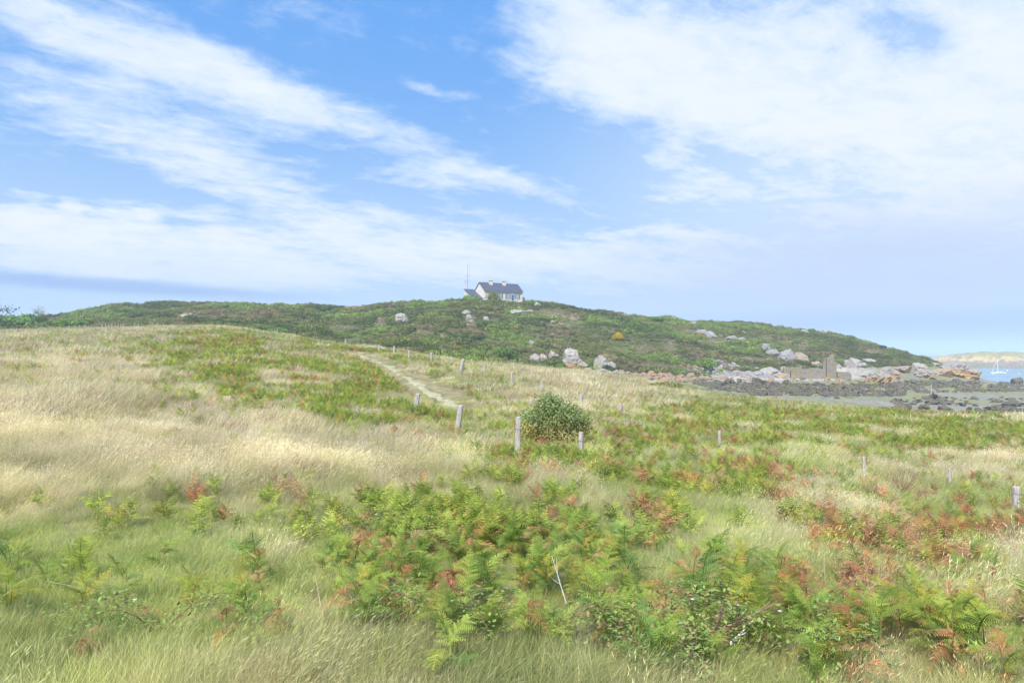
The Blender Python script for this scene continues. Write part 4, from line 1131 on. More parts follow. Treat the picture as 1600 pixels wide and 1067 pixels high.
rock(1366, 597, 26, 14, 'lich', "orange-based rock right of the ruin, left of a pair", k=1)
rock(1383, 597, 26, 14, 'lich', "orange-based rock right of the ruin, right of a pair", k=2)
rock(1392, 590, 26, 16, 'lich', "humped pinkish boulder with orange foot", k=0)
rock(1362, 567, 18, 7, 'pale', "pale rock set in scrub above the dome rock")
rock(1413, 582, 26, 10, 'pink', "ribbed buff outcrop left of the orange wall of rock")
rock(1440, 580, 26, 10, 'pale', "pale outcrop on top of the orange rock wall", ymin=150)
rock(1445, 590, 32, 11, 'lich', "orange-faced rock wall between the two big outcrops", k=1)
rock(1476, 588, 30, 12, 'pink', "terraced reddish ledge left of the great dome")
rock(1504, 589, 48, 20, 'lich', "great grey dome rock with orange right flank by the water", k=0)
rock(1478, 573, 18, 6, 'pink', "low buff rock at the end of the green point")
rock(1462, 572, 12, 5, 'pale', "white rock at the tip of the green scrub")
rock(1590, 600, 16, 10, 'dark', "dark round rock standing in the water's edge", ymin=250)
rock(290, 495, 12, 4, 'pale', "white rock on the left hill beyond the grass crest")
rock(298, 493, 6, 3, 'pale', "small white rock right of the left hill rock")

def stones(name, mk, n, sampler, size, label, group, ymin=85, nind=0, cat='rock', flat=.6):
    """loose stones; the largest nind are things of their own, the remainder one mass"""
    rows = []
    for k in range(n):
        u, v = sampler()
        x, y, z = ground_at(u, v, ymin); s = size * math.exp(random.gauss(0, .42))
        rows.append((s, x, y, z))
    rows.sort(reverse=True)
    tagged = []
    for i, (s, x, y, z) in enumerate(rows[:nind]):
        o = link(name, SMALL[mk][random.randrange(5)]); o.location = (x, y, z + s * .2)
        o.scale = (s * random.uniform(.8, 1.3), s * random.uniform(.7, 1.1), s * random.uniform(.45, .9) * flat / .6)
        o.rotation_euler = (random.uniform(-.5, .5), random.uniform(-.5, .5), random.uniform(0, 6.28))
        u, v = proj(x, y, z)
        sz = 'big ' if i < nind * .3 else ('mid-sized ' if i < nind * .65 else 'small ')
        spots = [(1095, "under the yellow gorse"), (1135, "by the round green bush"), (1180, "below the grey rubble slope"), (1240, "below the white-topped slab"), (1285, "below the low ruined wall"), (1320, "below the ruined pillar"), (1365, "below the pale dome rock"),
                 (1410, "below the orange-footed boulders"), (1450, "by the mooring stake"), (1490, "below the orange rock wall"), (1530, "below the great dome rock"), (1575, "below the yacht"), (9999, "at the far right")]
        if u < 1080: spots = [(985, "by the orange-stained rocks"), (1010, "left of the bank's middle"), (1035, "in the bank's middle"), (9999, "towards the bank's right end")]
        tagged.append((o, sz + label + " " + next(t for a, t in spots if u < a), cat, u))
    ordinals(tagged)
    for q in tagged: q[0]['group'] = "rocks " + group
    rest = rows[nind:]
    if rest:
        base = []
        for me in SMALL[mk]:
            co = np.empty(len(me.vertices) * 3); me.vertices.foreach_get('co', co); base.append((co.reshape(-1, 3), [tuple(p.vertices) for p in me.polygons]))
        mb = MB()
        for (s, x, y, z) in rest:
            co, fc = base[random.randrange(5)]
            Rm = np.array(Matrix.Rotation(random.uniform(0, 6.28), 3, 'Z') @ Matrix.Rotation(random.uniform(-.5, .5), 3, 'X'))
            q = (co * np.array([random.uniform(.8, 1.3), random.uniform(.7, 1.1), random.uniform(.45, .9) * flat / .6]) * s) @ Rm.T + np.array([x, y, z + s * .15])
            mb.add(q, fc)
        o = mb.obj("rubble", SMALL[mk][0].materials[0]); tag(o, "small loose stones " + group, kind='stuff')
def band(u0, u1, top, bot, bias=1.0):
    def f():
        while True:
            u = random.uniform(u0, u1); a = np.interp(u, [q[0] for q in top], [q[1] for q in top]); b = np.interp(u, [q[0] for q in bot], [q[1] for q in bot])
            v = random.uniform(a, b)
            if b > a and float(fbm(np.array(u / 16.0), np.array(v / 4.0), 171, 2)) > random.uniform(.25, .6): return u, v
    return f
stones("shore_rock", 'dark', 2300, band(1085, 1600, [(1085, 598), (1150, 597), (1300, 602), (1390, 599), (1460, 594), (1600, 598)], [(1085, 600), (1110, 606), (1160, 618), (1300, 619), (1400, 619), (1480, 613), (1600, 612)]), .40,
       "dark weedy rock", "of the dark rock bank across the tidal flat", nind=150)
stones("tide_rock", 'dark', 130, band(1395, 1600, [(1395, 628), (1420, 620), (1500, 622), (1600, 622)], [(1395, 632), (1430, 633), (1500, 634), (1540, 642), (1600, 640)]), .6,
       "low dark mud rock", "of the flat before the rock bank", nind=70, flat=.34)
stones("tide_rock", 'dark', 34, band(1370, 1600, [(1370, 638), (1600, 640)], [(1370, 641), (1600, 652)]), .8,
       "lone mud boulder by grass", "of the mud beyond the grass bank", nind=26, flat=.5)
stones("scree_stone", 'grey', 700, band(1110, 1215, [(1110, 561), (1120, 563), (1160, 574), (1215, 584)], [(1110, 586), (1150, 590), (1215, 591)]), .36,
       "light grey rubble block", "of the pale rubble slope left of the ruin", nind=90)
stones("scree_stone", 'grey', 70, band(1060, 1115, [(1060, 580), (1115, 576)], [(1060, 584), (1115, 588)]), .45,
       "pale foot stone", "at the foot of the bright green bush", nind=30)
stones("bank_stone", 'orange', 520, band(965, 1100, [(965, 583), (1000, 584), (1060, 586), (1100, 588)], [(965, 588), (990, 594), (1020, 599), (1060, 598), (1100, 592)]), .40,
       "rusty bank block", "of the rusty boulder bank", nind=110)
stones("bank_stone", 'orange', 90, band(1080, 1420, [(1080, 588), (1420, 594)], [(1080, 594), (1420, 602)]), .4,
       "brown shingle stone", "on the shingle terrace below the ruin", nind=30)

# ------------------------------------------------------------------ ruin
def ruin():
    M1 = rock_mat("ruin_stone", (0.22, 0.195, 0.17), (0.40, 0.36, 0.315), (0.32, 0.28, 0.12), .4, 1.6)
    MM = simple("ruin_core", (0.16, 0.13, 0.10), .95)
    x, y, z = ground_at(1299, 592, 120); m = y / F
    root = empty("ruined_wall", (x, y, z - .3)); tag(root, "ruined stone building with one tall broken pillar above the shore", "ruin")
    def masonry(nm, x0, x1, th, topf, y0=0.0, lab=None):
        core = MB(); st = MB(); r = random.Random(int(x0 * 10 + 99)); zz = 0.0
        nx = max(2, int((x1 - x0) / .4)); g = .07
        for i in range(nx):
            a = x0 + (x1 - x0) * i / nx; b = x0 + (x1 - x0) * (i + 1) / nx; t = min(topf(a), topf(b)) - .12
            if t > .2: core.box(a, b, y0 + g, y0 + th - g, 0, t)
        while zz < 9:
            ch = r.uniform(.2, .34); xx = x0; anyb = False
            while xx < x1 - .05:
                w = min(r.uniform(.3, .75), x1 - xx); mid = xx + w / 2
                if zz + ch * .6 < topf(mid):
                    anyb = True
                    for (ya, yb) in ((y0 - r.uniform(0, .05), y0 + .22), (y0 + th - .22, y0 + th + r.uniform(0, .05))):
                        st.box(xx + .02, xx + w - .02, ya, yb, zz + .02, zz + ch - .02)
                    if zz + 2 * ch > topf(mid): st.box(xx + .03, xx + w - .04, y0 + .02, y0 + th - .02, zz + .03, zz + ch - .05)
                xx += w
            if not anyb: break
            zz += ch
        core.obj("wall_core", MM, root); o = st.obj(nm, M1, root); o['kind'] = 'stuff'
        if lab: o['label'] = lab
        return o
    P = lambda px: px * m
    # pillar: 1291..1313, 42 px high; jagged left shoulder, thinner twin stub behind
    masonry("pillar_stones", P(-7), P(3), P(7), lambda q: P(42 - 1.2 * abs(q / m + 2) * .9 - (3 if q < P(-4) else 0)) + .2 * math.sin(q * 9), lab="tall broken pillar of stacked stones")
    masonry("pillar_stones", P(3.4), P(11), P(4), lambda q: P(39 + 2 * math.sin(q * 3.0) - (9 if q > P(8) else 0)), y0=P(6), lab="thinner broken jamb behind the tall pillar")
    masonry("wall_stones", P(-62), P(-12), P(5), lambda q: P(18 - (abs(q / m + 30) / 34) ** 3 * 3 + .8 * math.sin(q * 1.7)), y0=P(2), lab="long low wall left of the pillar")
    masonry("wall_stones", P(-12), P(-7), P(5), lambda q: P(22 + (q / m + 12) * 3.2), y0=P(3), lab="sloping broken shoulder joining wall and pillar")
    masonry("wall_stones", P(12), P(34), P(4), lambda q: P(14 - .12 * (q / m - 12) + .8 * math.sin(q * 2)), y0=P(5), lab="low wall right of the pillar")
    masonry("wall_stones", P(-60), P(-30), P(4), lambda q: P(20 + 1.0 * math.sin(q)), y0=P(40), lab="rear wall seen behind the long low wall")
ruin()

# ------------------------------------------------------------------ house on the hill
def house():
    MW = simple("white_render", (0.64, 0.60, 0.53), .85, .04, .6); MT = simple("window_frame", (0.75, 0.75, 0.72), .5, .03)
    MSH = simple("shutter_blue", (0.17, 0.24, 0.30), .6, .08); MD = simple("door_blue", (0.03, 0.15, 0.26), .5, .05); MG, nt = new_mat("window_glass")
    finish(nt, (0.05, 0.07, 0.10), .08, spec=.6)
    MC = simple("chimney_cap", (0.60, 0.52, 0.36), .9, .1); MSL, nt = new_mat("slate")
    P = objcoord(nt); br = N(nt, 'ShaderNodeTexNoise', i_Scale=2.5, i_Detail=5.0); nt.links.new(P, br.inputs['Vector'])
    finish(nt, mixc(nt, maprange(nt, br.outputs[0], .3, .7), (0.065, 0.075, 0.11), (0.12, 0.13, 0.17)), .45, bump=br.outputs[0], bdist=.02)
    L, W, HW, RI = 14.5, 6.6, 3.3, 2.55; yaw = math.atan2(7.5, 12.4)
    x, y = (757 - 800) / F * 240, 240.0; zb = EYE + 17.1
    root = empty("house", (x, y, zb), yaw); tag(root, "long white single-storey house with slate roof on the hilltop", "house")
    # local: x along the front, y back into the house
    V = [(0, 0, -2.5), (L, 0, -2.5), (L, W, -2.5), (0, W, -2.5), (0, 0, HW), (L, 0, HW), (L, W, HW), (0, W, HW), (0, W / 2, HW + RI), (L, W / 2, HW + RI)]
    MB().add(V, [(0, 1, 5, 4), (2, 3, 7, 6), (3, 0, 4, 8, 7), (1, 2, 6, 9, 5), (4, 5, 9, 8), (6, 7, 8, 9)]).obj("wall", MW, root)
    # roof slopes with courses of slate
    rf = empty("roof"); rf.parent = root
    def slope(nm, x0, x1, ya, za, yb, zb_, lab=None, par=None):
        mb = MB(); n = 12; dl = Vector((0, yb - ya, zb_ - za)); nn = Vector((0, -(zb_ - za), yb - ya)).normalized() * (1 if yb > ya else -1)
        for i in range(n):
            a = Vector((0, ya, za)) + dl * (i / n); b = Vector((0, ya, za)) + dl * ((i + 1.15) / n if i < n - 1 else 1)
            t0, t1 = .10, .05
            q = [a + nn * .02, a + nn * t0, b + nn * t1, b - nn * .02]
            mb.add([(x0, p.y, p.z) for p in q] + [(x1, p.y, p.z) for p in q], [(0, 1, 2, 3), (7, 6, 5, 4), (1, 5, 6, 2), (0, 4, 5, 1), (3, 2, 6, 7), (0, 3, 7, 4)])
        return mb.obj(nm, MSL, par or rf)
    slope("slate_slope", -.25, L + .25, -.35, HW - .22, W / 2, HW + RI + .05)
    slope("slate_slope", -.25, L + .25, W + .35, HW - .22, W / 2, HW + RI + .05)
    MB().tube([(-.28, W / 2, HW + RI + .12), (L + .28, W / 2, HW + RI + .12)], .11, 6).obj("ridge_tile", MSL, rf)
    for fx in (.27, .62):
        cx = fx * L; ch = MB().box(cx - .55, cx + .55, W / 2 - 1.0, W / 2 - .2, HW + 1.2, HW + RI + .75).obj("chimney", MW, rf)
    for fx in (.27, .62):
        cx = fx * L; MB().box(cx - .75, cx + .75, W / 2 - 1.12, W / 2 - .08, HW + RI + .753, HW + RI + .98).obj("chimney_cap", MC, rf)
    MB().box(-.1, L + .1, -.36, -.24, HW - .38, HW - .27).obj("gutter", simple("gutter", (.3, .3, .32), .5), root)
    def window(cx, w, h, zb0):
        wn = empty("window"); wn.parent = root; wn.location = (cx, 0, zb0)
        k = 8; arc = [(-w / 2 + w * i / k, -.03, h - .22 + .22 * math.sin(math.pi * i / k)) for i in range(k + 1)]
        V = [(-w / 2, -.03, 0), (w / 2, -.03, 0)] + arc[::-1]; V2 = [(a, b + .028, c) for a, b, c in V]; n = len(V)
        MB().add(V + V2, [tuple(range(n))] + [(i, i + n, (i + 1) % n + n, (i + 1) % n) for i in range(n)]).obj("pane", MG, wn)
        fr = MB()
        for (a, b) in ((-w / 2, -w / 2 + .09), (w / 2 - .09, w / 2), (-.05, .05)): fr.box(a, b, -.07, -.032, 0, h - .12)
        for zq in (0, h * .36, h * .7): fr.box(-w / 2 + .092, -.052, -.066, -.033, zq, zq + .07); fr.box(.052, w / 2 - .092, -.066, -.033, zq, zq + .07)
        fr.obj("frame", MT, wn)
        for s in (-1, 1):
            mb = MB(); c0 = s * (w / 2 + .34)
            mb.box(c0 - .31, c0 + .31, -.075, -.02, -.02, h - .10)
            for q in range(7): mb.box(c0 - .26, c0 + .26, -.095, -.0753, .1 + q * (h - .35) / 7, .1 + (q + .6) * (h - .35) / 7)
            mb.obj("shutter", MSH, wn)
        MB().box(-w / 2 - .1, w / 2 + .1, -.14, -.002, -.13, -.023).obj("sill", MC, wn)
        return wn
    for cx in (.19 * L, .40 * L, .62 * L): window(cx, 1.0, 1.75, .75)
    wd = window(.86 * L, 0.9, 1.65, .85)
    dr = MB().box(.735 * L - .5, .735 * L + .5, -.10, -.005, .03, 2.15).obj("door", MD, root)
    MB().box(.735 * L - .62, .735 * L - .502, -.12, -.004, 0, 2.3).box(.735 * L + .502, .735 * L + .60, -.12, -.004, 0, 2.3).box(.735 * L - .50, .735 * L + .50, -.12, -.004, 2.152, 2.3).obj("door_frame", MT, dr)
    MB().tube([(.735 * L + .36, -.14, 1.0), (.735 * L + .36, -.14, 1.2)], .03, 5).obj("handle", MC, dr)
    MB().box(.0, .0 + .001, 0, .001, 0, .001)
    # gable vent
    MB().box(-.04, -.003, W / 2 - .35, W / 2 + .35, 2.9, 3.05).obj("vent", MSH, root)
    # left wing with its own low shed roof, right lean-to
    wv = MB(); x0, x1, ya, yb = -3.4, -.004, .9, 7.6; za, zb2 = .5, 3.9
    wv.add([(x0, ya, -2.5), (x1, ya, -2.5), (x1, yb, -2.5), (x0, yb, -2.5), (x0, ya, za), (x1, ya, za), (x1, yb, zb2), (x0, yb, zb2)], [(0, 1, 5, 4), (1, 2, 6, 5), (2, 3, 7, 6), (3, 0, 4, 7), (4, 5, 6, 7)])
    wv.obj("wing_wall", MW, root)
    o = slope("wing_roof", x0 - .25, x1 - .02, ya - .3, za - .08, yb + .1, zb2 + .09); o['label'] = "low slate roof of the left wing"
    MB().box(-2.6, -1.2, ya - .03, ya - .002, -.3, .7).obj("wing_window", MG, root)
    lw = MB(); x0, x1 = L + .004, L + 3.2
    lw.add([(x0, 1.0, -2.5), (x1, 1.0, -2.5), (x1, 5, -2.5), (x0, 5, -2.5), (x0, 1.0, 2.1), (x1, 1.0, .5), (x1, 5, .5), (x0, 5, 2.1)], [(0, 1, 5, 4), (1, 2, 6, 5), (2, 3, 7, 6), (3, 0, 4, 7), (4, 5, 6, 7)])
    lw.obj("lean_to", MW, root)
    MB().box(L + .9, L + 2.2, .96, .998, -.5, .25).obj("lean_to_door", MSH, root)
    MB().box(-.5, L * .8, -1.6, -1.35, -2.5, .05).obj("terrace_wall", simple("terrace_stone", (.42, .38, .33), .9, .2), root)
house()

def antenna():
    MS = simple("antenna_metal", (0.30, 0.32, 0.36), .5, metallic=.3)
    Y = 246.0; m = Y / F; x = (730.5 - 800) * m; z0 = EYE + (HZ - 462) * m; root = empty("radio_mast", (x, Y, z0 - 1.5)); tag(root, "thin radio mast with cross arms left of the house", "antenna")
    h = 51 * m + 1.5
    MB().tube([(0, 0, 0), (0, 0, h * .7), (0, 0, h)], [.11, .08, .04], 6).obj("pole", MS, root)
    for (zz, a, b) in ((21, -5, 5), (33 - 20, -3, 3), (10, -4.5, 3)):
        MB().tube([(a * m, 0, 1.5 + (zz + 10) * m), (b * m, 0, 1.5 + (zz + 10) * m)], .045, 5).obj("cross_arm", MS, root)
    for q in (-4.2, -3): MB().tube([(q * m, 0, 1.5 + 20 * m), (q * m, 0, 1.5 + 25 * m)], .04, 5).obj("aerial_rod", MS, root)
    MB().tube([(3 * m, 0, 1.5 + 31 * m), (3 * m, 0, 1.5 + 53 * m)], .025, 5).obj("whip_aerial", MS, root)
antenna()
def flagstick(u, v, Y, hpx, label):
    m = Y / F; x = (u - 800) * m; z = float(H(x, Y)); r = empty("marker_pole", (x, Y, z)); tag(r, label, "pole")
    MB().tube([(0, 0, -.3), (0, 0, hpx * m)], .06, 5).obj("shaft", M_BARK, r); MB().box(-.35, .35, -.05, .05, hpx * m, hpx * m + .25).obj("head", M_BARK, r)
flagstick(692.5, 467, 250, 3.5, "short marker post on the skyline left of the house")
flagstick(1223, 513, 283, 5, "thin pole with a small head on the right skyline")

# ------------------------------------------------------------------ fence posts
M_POST, _nt = new_mat("weathered_wood")
_P = objcoord(_nt); _mp = N(_nt, 'ShaderNodeMapping'); _nt.links.new(_P, _mp.inputs[0]); _mp.inputs['Scale'].default_value = (1, 1, .12)
_n = noise(_nt, 45, 6, .7, _mp.outputs[0]); _n2 = noise(_nt, 4, 3, .6, _P)
_c = mixc(_nt, maprange(_nt, _n, .35, .65), (.26, .24, .225), (.52, .49, .47)); _c = mixc(_nt, maprange(_nt, _n2, .5, .7, 0, .5), _c, (.30, .29, .18))
finish(_nt, _c, .95, bump=_n, bdist=.01, spec=.1)
M_WIRE = simple("rusty_wire", (.20, .13, .09), .7, .2, metallic=.5)
def post(u, vt, vb, label, lean=0.0, Y=None, wpx=None, group=None, wired=False, ymin=3.2):
    """a round split post; vt and vb are the picture rows of its top and of the spot where it meets the growth"""
    if Y is None: x, y, z = ground_at(u, vb + 3, ymin)
    else: y = Y; x = (u - 800) / F * y; z = float(H(x, y))
    m = y / F; top = EYE - (vt - HZ) * m; h = top - z
    rad = max(.035, (wpx or 5) * m / 2); r = random.Random(int(u * 10))
    root = empty("fence_post", (x, y, z)); tag(root, label, "fence post", group)
    mb = MB(); k = 9; rings = []; lx = lean * m
    zs = [-.3, 0, h * .3, h * .6, h * .9, h - rad * .25, h]; rr = [1.05, 1.05, 1, 1.0, .96, .92, .74]
    jit = [r.uniform(.84, 1.12) for _ in range(k)]; V = []
    for zz, q in zip(zs, rr):
        for j in range(k):
            a = 2 * math.pi * j / k; jj = jit[j] * r.uniform(.97, 1.03)
            V.append((lx * zz / h + rad * q * jj * math.cos(a), rad * q * jj * math.sin(a), zz + (r.uniform(-.012, .02) if zz == h else 0)))
    n = len(zs); Fc = [(i * k + j, i * k + (j + 1) % k, (i + 1) * k + (j + 1) % k, (i + 1) * k + j) for i in range(n - 1) for j in range(k)]
    V.append((lx, 0, h + .01)); Fc += [((n - 1) * k + j, (n - 1) * k + (j + 1) % k, n * k) for j in range(k)]
    mb.add(V, Fc).obj("shaft", M_POST, root)
    if wired:
        w = MB(); zz = h * .72
        ring = [(lx * .72 + (rad * 1.16) * math.cos(t), (rad * 1.16) * math.sin(t), zz + .01 * math.sin(t * 2)) for t in np.linspace(0, 2 * math.pi, 13)]
        w.tube(ring, .004, 4, cap=False).obj("wire_loop", M_WIRE, root)
        for s in range(2): MB().tube([(lx * .72 + rad * 1.1, -rad * .3, zz), (lx * .72 + rad * 1.5, -rad * 1.2, zz - .03 - .02 * s)], .004, 4).obj("staple", M_WIRE, root)
    return root
post(807.5, 651, 703, "tallest weathered fence post, left of the round bush", lean=2.5, Y=20.6, wpx=8.5, wired=True)
post(908, 675, 703, "short thick fence post in front of the round bush's right side", lean=0, Y=20.4, wpx=8.5, wired=True)
post(713, 633, 661, "leaning fence post between the path and the tallest post", lean=7, Y=30, wpx=8.5, wired=True)
post(647.5, 615, 641, "leaning fence post at the near side of the path bend", lean=5.5, Y=35, wpx=8)
post(719, 561, 581, "leaning fence post beyond the path, rightmost of the far row", lean=5, ymin=45, wpx=6)
post(674, 551, 567, "upright fence post second from the right in the far row", ymin=55, wpx=3.5)
post(639, 548, 561, "pale fence post third from the right in the far row", ymin=60, wpx=3.5)
post(616, 541, 559, "thickest fence post of the far row behind the path", Y=82, wpx=4)
post(592, 539, 552, "thin fence post at the head of the path", Y=88, wpx=3)
post(570, 537, 547, "dark thin fence post where the path meets the hill", Y=95, wpx=2.6)
post(540, 531, 541, "dark fence post at the edge of the tan grass left of the path", Y=101, wpx=2.8)
post(757, 569, 584, "faint fence post in tan grass right of the leaning far one", ymin=44, wpx=3)
post(800, 582, 600, "faint fence post in tan grass above the tallest post", ymin=40, wpx=3.2)
post(846, 597, 612, "dark fence post just above the round bush", ymin=38, wpx=4)
post(908, 616, 634, "grey fence post behind the round bush's right shoulder", ymin=30, wpx=6)
post(970, 631, 650, "fence post standing alone right of the round bush", ymin=25, wpx=5.5)
post(1124, 673, 682, "pale fence post stub in green ferns right of the bush", Y=30, wpx=4.5)
post(1350, 714, 728, "pale fence post showing through tan grass on the right", Y=24, wpx=5)
post(1484, 732, 748, "thin grey fence post second from the right edge", Y=24, wpx=5)
post(1588, 760, 798, "pale thick fence post at the right edge of the picture", Y=19.3, wpx=11, wired=True)
post(1455, 601, 613, "lone mooring stake on the tidal flat before the dark rocks", Y=170, wpx=1.8)
for k, u in enumerate([108, 116, 124, 133, 160, 165, 170, 175, 180, 185, 189, 193, 210, 216, 235, 239, 246, 255]):
    post(u, 508 - (u - 108) * .03, 512, "tiny fence stake on the left grass crest, " + ORD[k], Y=107, wpx=1.3, group="row of tiny stakes along the left grass crest")

# ------------------------------------------------------------------ boat and floats on the channel
def boat():
    Y = 14 * F / (584 - HZ); m = Y / F; x = (1560.5 - 800) * m
    MH = simple("boat_white", (.82, .83, .84), .3, .02); MBk = simple("antifoul", (.10, .12, .25), .5); MM = simple("mast_alloy", (.8, .8, .8), .4); MS = simple("sail_cover", (.12, .2, .45), .7); MG = simple("cabin_glass", (.04, .05, .07), .2)
    r = empty("sailing_boat", (x, Y, 0), math.radians(172)); tag(r, "white sailing yacht moored in the channel with sails down", "sailing boat")
    L = 8.6; st = []; n = 12
    for i in range(n + 1):
        t = i / n; X = (t - .5) * L; b = 1.35 * (math.sin(math.pi * min(1, (1 - t) * .72 + .10)) ** .7) * (1 if t < .98 else .15); sh = .95 + .28 * (t - .4) ** 2 * 2
        st.append([(X + (.25 if i == n else 0), b, sh), (X, b * .92, .45), (X, b * .7, .08), (X, 0, -.3), (X, -b * .7, .08), (X, -b * .92, .45), (X + (.25 if i == n else 0), -b, sh)])
    V = [p for s in st for p in s]; Fc = [(i * 7 + j, i * 7 + j + 1, (i + 1) * 7 + j + 1, (i + 1) * 7 + j) for i in range(n) for j in range(6)]
    Fc += [tuple(range(7)), tuple(range(n * 7 + 6, n * 7 - 1, -1))] + [(i * 7, (i + 1) * 7, (i + 1) * 7 + 6, i * 7 + 6) for i in range(n)]
    MB().add(V, Fc).obj("hull", MH, r)
    V = [(-1.6, .75, .98), (1.6, .55, .98), (1.6, -.55, .98), (-1.6, -.75, .98), (-1.4, .6, 1.5), (1.2, .4, 1.38), (1.2, -.4, 1.38), (-1.4, -.6, 1.5)]
    cb = MB().add(V, [(0, 1, 5, 4), (1, 2, 6, 5), (2, 3, 7, 6), (3, 0, 4, 7), (4, 5, 6, 7)]).obj("cabin", MH, r)
    for s in (-1, 1): MB().box(-1.2, .9, s * .68 - .03, s * .68 + .03, 1.15, 1.32).obj("window", MG, cb)
    MB().tube([(.6, 0, 1.3), (.6, 0, 10.4)], [.14, .09], 6).obj("mast", MM, r)
    MB().tube([(.5, 0, 2.2), (-3.2, 0, 2.1)], .05, 5).obj("boom", MM, r)
    MB().tube([(.3, 0, 2.42), (-1.4, 0, 2.4), (-3.1, 0, 2.26)], [.17, .14, .08], 6).obj("furled_mainsail", MS, r)
    MB().tube([(4.2, 0, 1.3), (.7, 0, 9.8)], [.07, .04], 5).obj("furled_jib", MH, r)
    for a, b in (((-4.1, 0, 1.2), (.6, 0, 10.3)), ((.2, 1.1, 1.0), (.6, 0, 8.5)), ((.2, -1.1, 1.0), (.6, 0, 8.5))): MB().tube([a, b], .018, 4).obj("stay", MM, r)
boat()
def dinghy(u, v, label):
    Y = 14 * F / (v - HZ); m = Y / F; r = empty("dinghy", ((u - 800) * m, Y, 0), .5); tag(r, label, "dinghy"); mt = simple("dinghy_white", (.7, .72, .74), .5)
    out = [(-1.3, -.6), (.6, -.6), (1.5, 0), (.6, .6), (-1.3, .6)]
    V = [(a, b, .45) for a, b in out] + [(a * .82, b * .75, 0.0) for a, b in out] + [(a * .86, b * .8, .42) for a, b in out] + [(a * .8, b * .7, .12) for a, b in out]
    Fc = []
    for i in range(5):
        j = (i + 1) % 5; Fc += [(i, j, 5 + j, 5 + i), (i, 10 + i, 10 + j, j), (10 + i, 15 + i, 15 + j, 10 + j)]
    Fc += [(15, 16, 17, 18, 19), (9, 8, 7, 6, 5)]
    MB().add(V, Fc).obj("hull", mt, r); MB().box(-.2, .1, -.45, .45, .3, .34).obj("seat", M_BARK, r)
dinghy(1577, 583.5, "small pale dinghy right of the yacht")
def buoy(u, v, col, label):
    Y = 14 * F / (v - HZ); m = Y / F; r = empty("mooring_buoy", ((u - 800) * m, Y, 0)); tag(r, label, "buoy")
    prof = [(.0, -.3), (.4, -.2), (.55, .1), (.45, .4), (.2, .62), (0.05, .66)]; V = []; k = 10
    for (a, b) in prof:
        for j in range(k): V.append((a * math.cos(6.2832 * j / k), a * math.sin(6.2832 * j / k), b))
    MB().add(V, [(i * k + j, i * k + (j + 1) % k, (i + 1) * k + (j + 1) % k, (i + 1) * k + j) for i in range(5) for j in range(k)]).obj("float", simple("buoy_paint", col, .4), r, smooth=True)
    MB().tube([(0, 0, .6), (0, 0, .95)], .06, 5).obj("ring_rod", M_WIRE, r)
buoy(1592, 584, (.75, .45, .30), "orange-white mooring buoy at the right, nearest the picture edge")
buoy(1548.5, 583.5, (.35, .6, .35), "greenish mooring buoy just left of the yacht")
buoy(1574, 579.5, (.8, .8, .78), "white mooring buoy beyond the yacht")

# ------------------------------------------------------------------ foreground sticks, dead shrub, bramble
def stick(u, v, L, az, pit, rad, col, label, name='dead_twig', twigs=2, z0=.1):
    x, y, z = ground_at(u, v); r = random.Random(int(u + v)); mt = simple("twig_%d" % int(u), col, .9, .25, 12)
    root = empty(name, (x, y, z + z0)); tag(root, label, "twig")
    d = Vector((math.cos(az) * math.cos(pit), math.sin(az) * math.cos(pit), math.sin(pit)))
    p = Vector((0, 0, 0)); pts = [p.copy()]
    for k in range(5): d = (d + Vector((r.gauss(0, .1), r.gauss(0, .1), r.gauss(0, .07)))).normalized(); p = p + d * L / 5; pts.append(p.copy())
    MB().tube([tuple(q) for q in pts], [rad * (1 - .13 * i) for i in range(6)], 5).obj("stem", mt, root)
    for k in range(twigs):
        a = pts[2 + k % 3]; e = (d + Vector((r.gauss(0, .7), r.gauss(0, .7), r.uniform(0, .6)))).normalized()
        MB().tube([tuple(a), tuple(a + e * L * .15), tuple(a + e * L * .3 + Vector((0, 0, .02)))], [rad * .5, rad * .4, rad * .2], 4).obj("side_twig", mt, root)
stick(885, 965, .42, 2.0, 1.0, .006, (.5, .47, .42), "thin leaning grey twig rising from ferns left of the feathery fern", z0=.12)
stick(1055, 1045, .75, .35, .22, .012, (.22, .14, .10), "fallen brown branch lying in brambles near the lower edge", name='fallen_branch', twigs=4, z0=.18)
stick(1140, 1040, .25, .5, .5, .010, (.7, .68, .64), "short bleached white stick right of the fallen branch", z0=.15, twigs=1)
stick(60, 960, .45, -.2, -.05, .0025, (.42, .36, .24), "long pale bent stalk crossing the lush grass at lower left", z0=.30)
stick(505, 985, .40, 1.3, 1.0, .006, (.42, .34, .25), "curved dry stalk left of the lower fern clump", z0=.05, twigs=1)
stick(1290, 930, .5, 1.2, .9, .003, (.40, .31, .20), "dry straw stalk leaning over the rusty ferns", z0=.1, twigs=2)
stick(1320, 1000, .7, .6, .45, .003, (.45, .37, .26), "pale dry stalks bent beneath the rusty ferns at right", z0=.15, twigs=4)
stick(1480, 1000, .5, .8, .7, .003, (.42, .36, .25), "slim pale stalk right of the yellow fern", z0=.1)

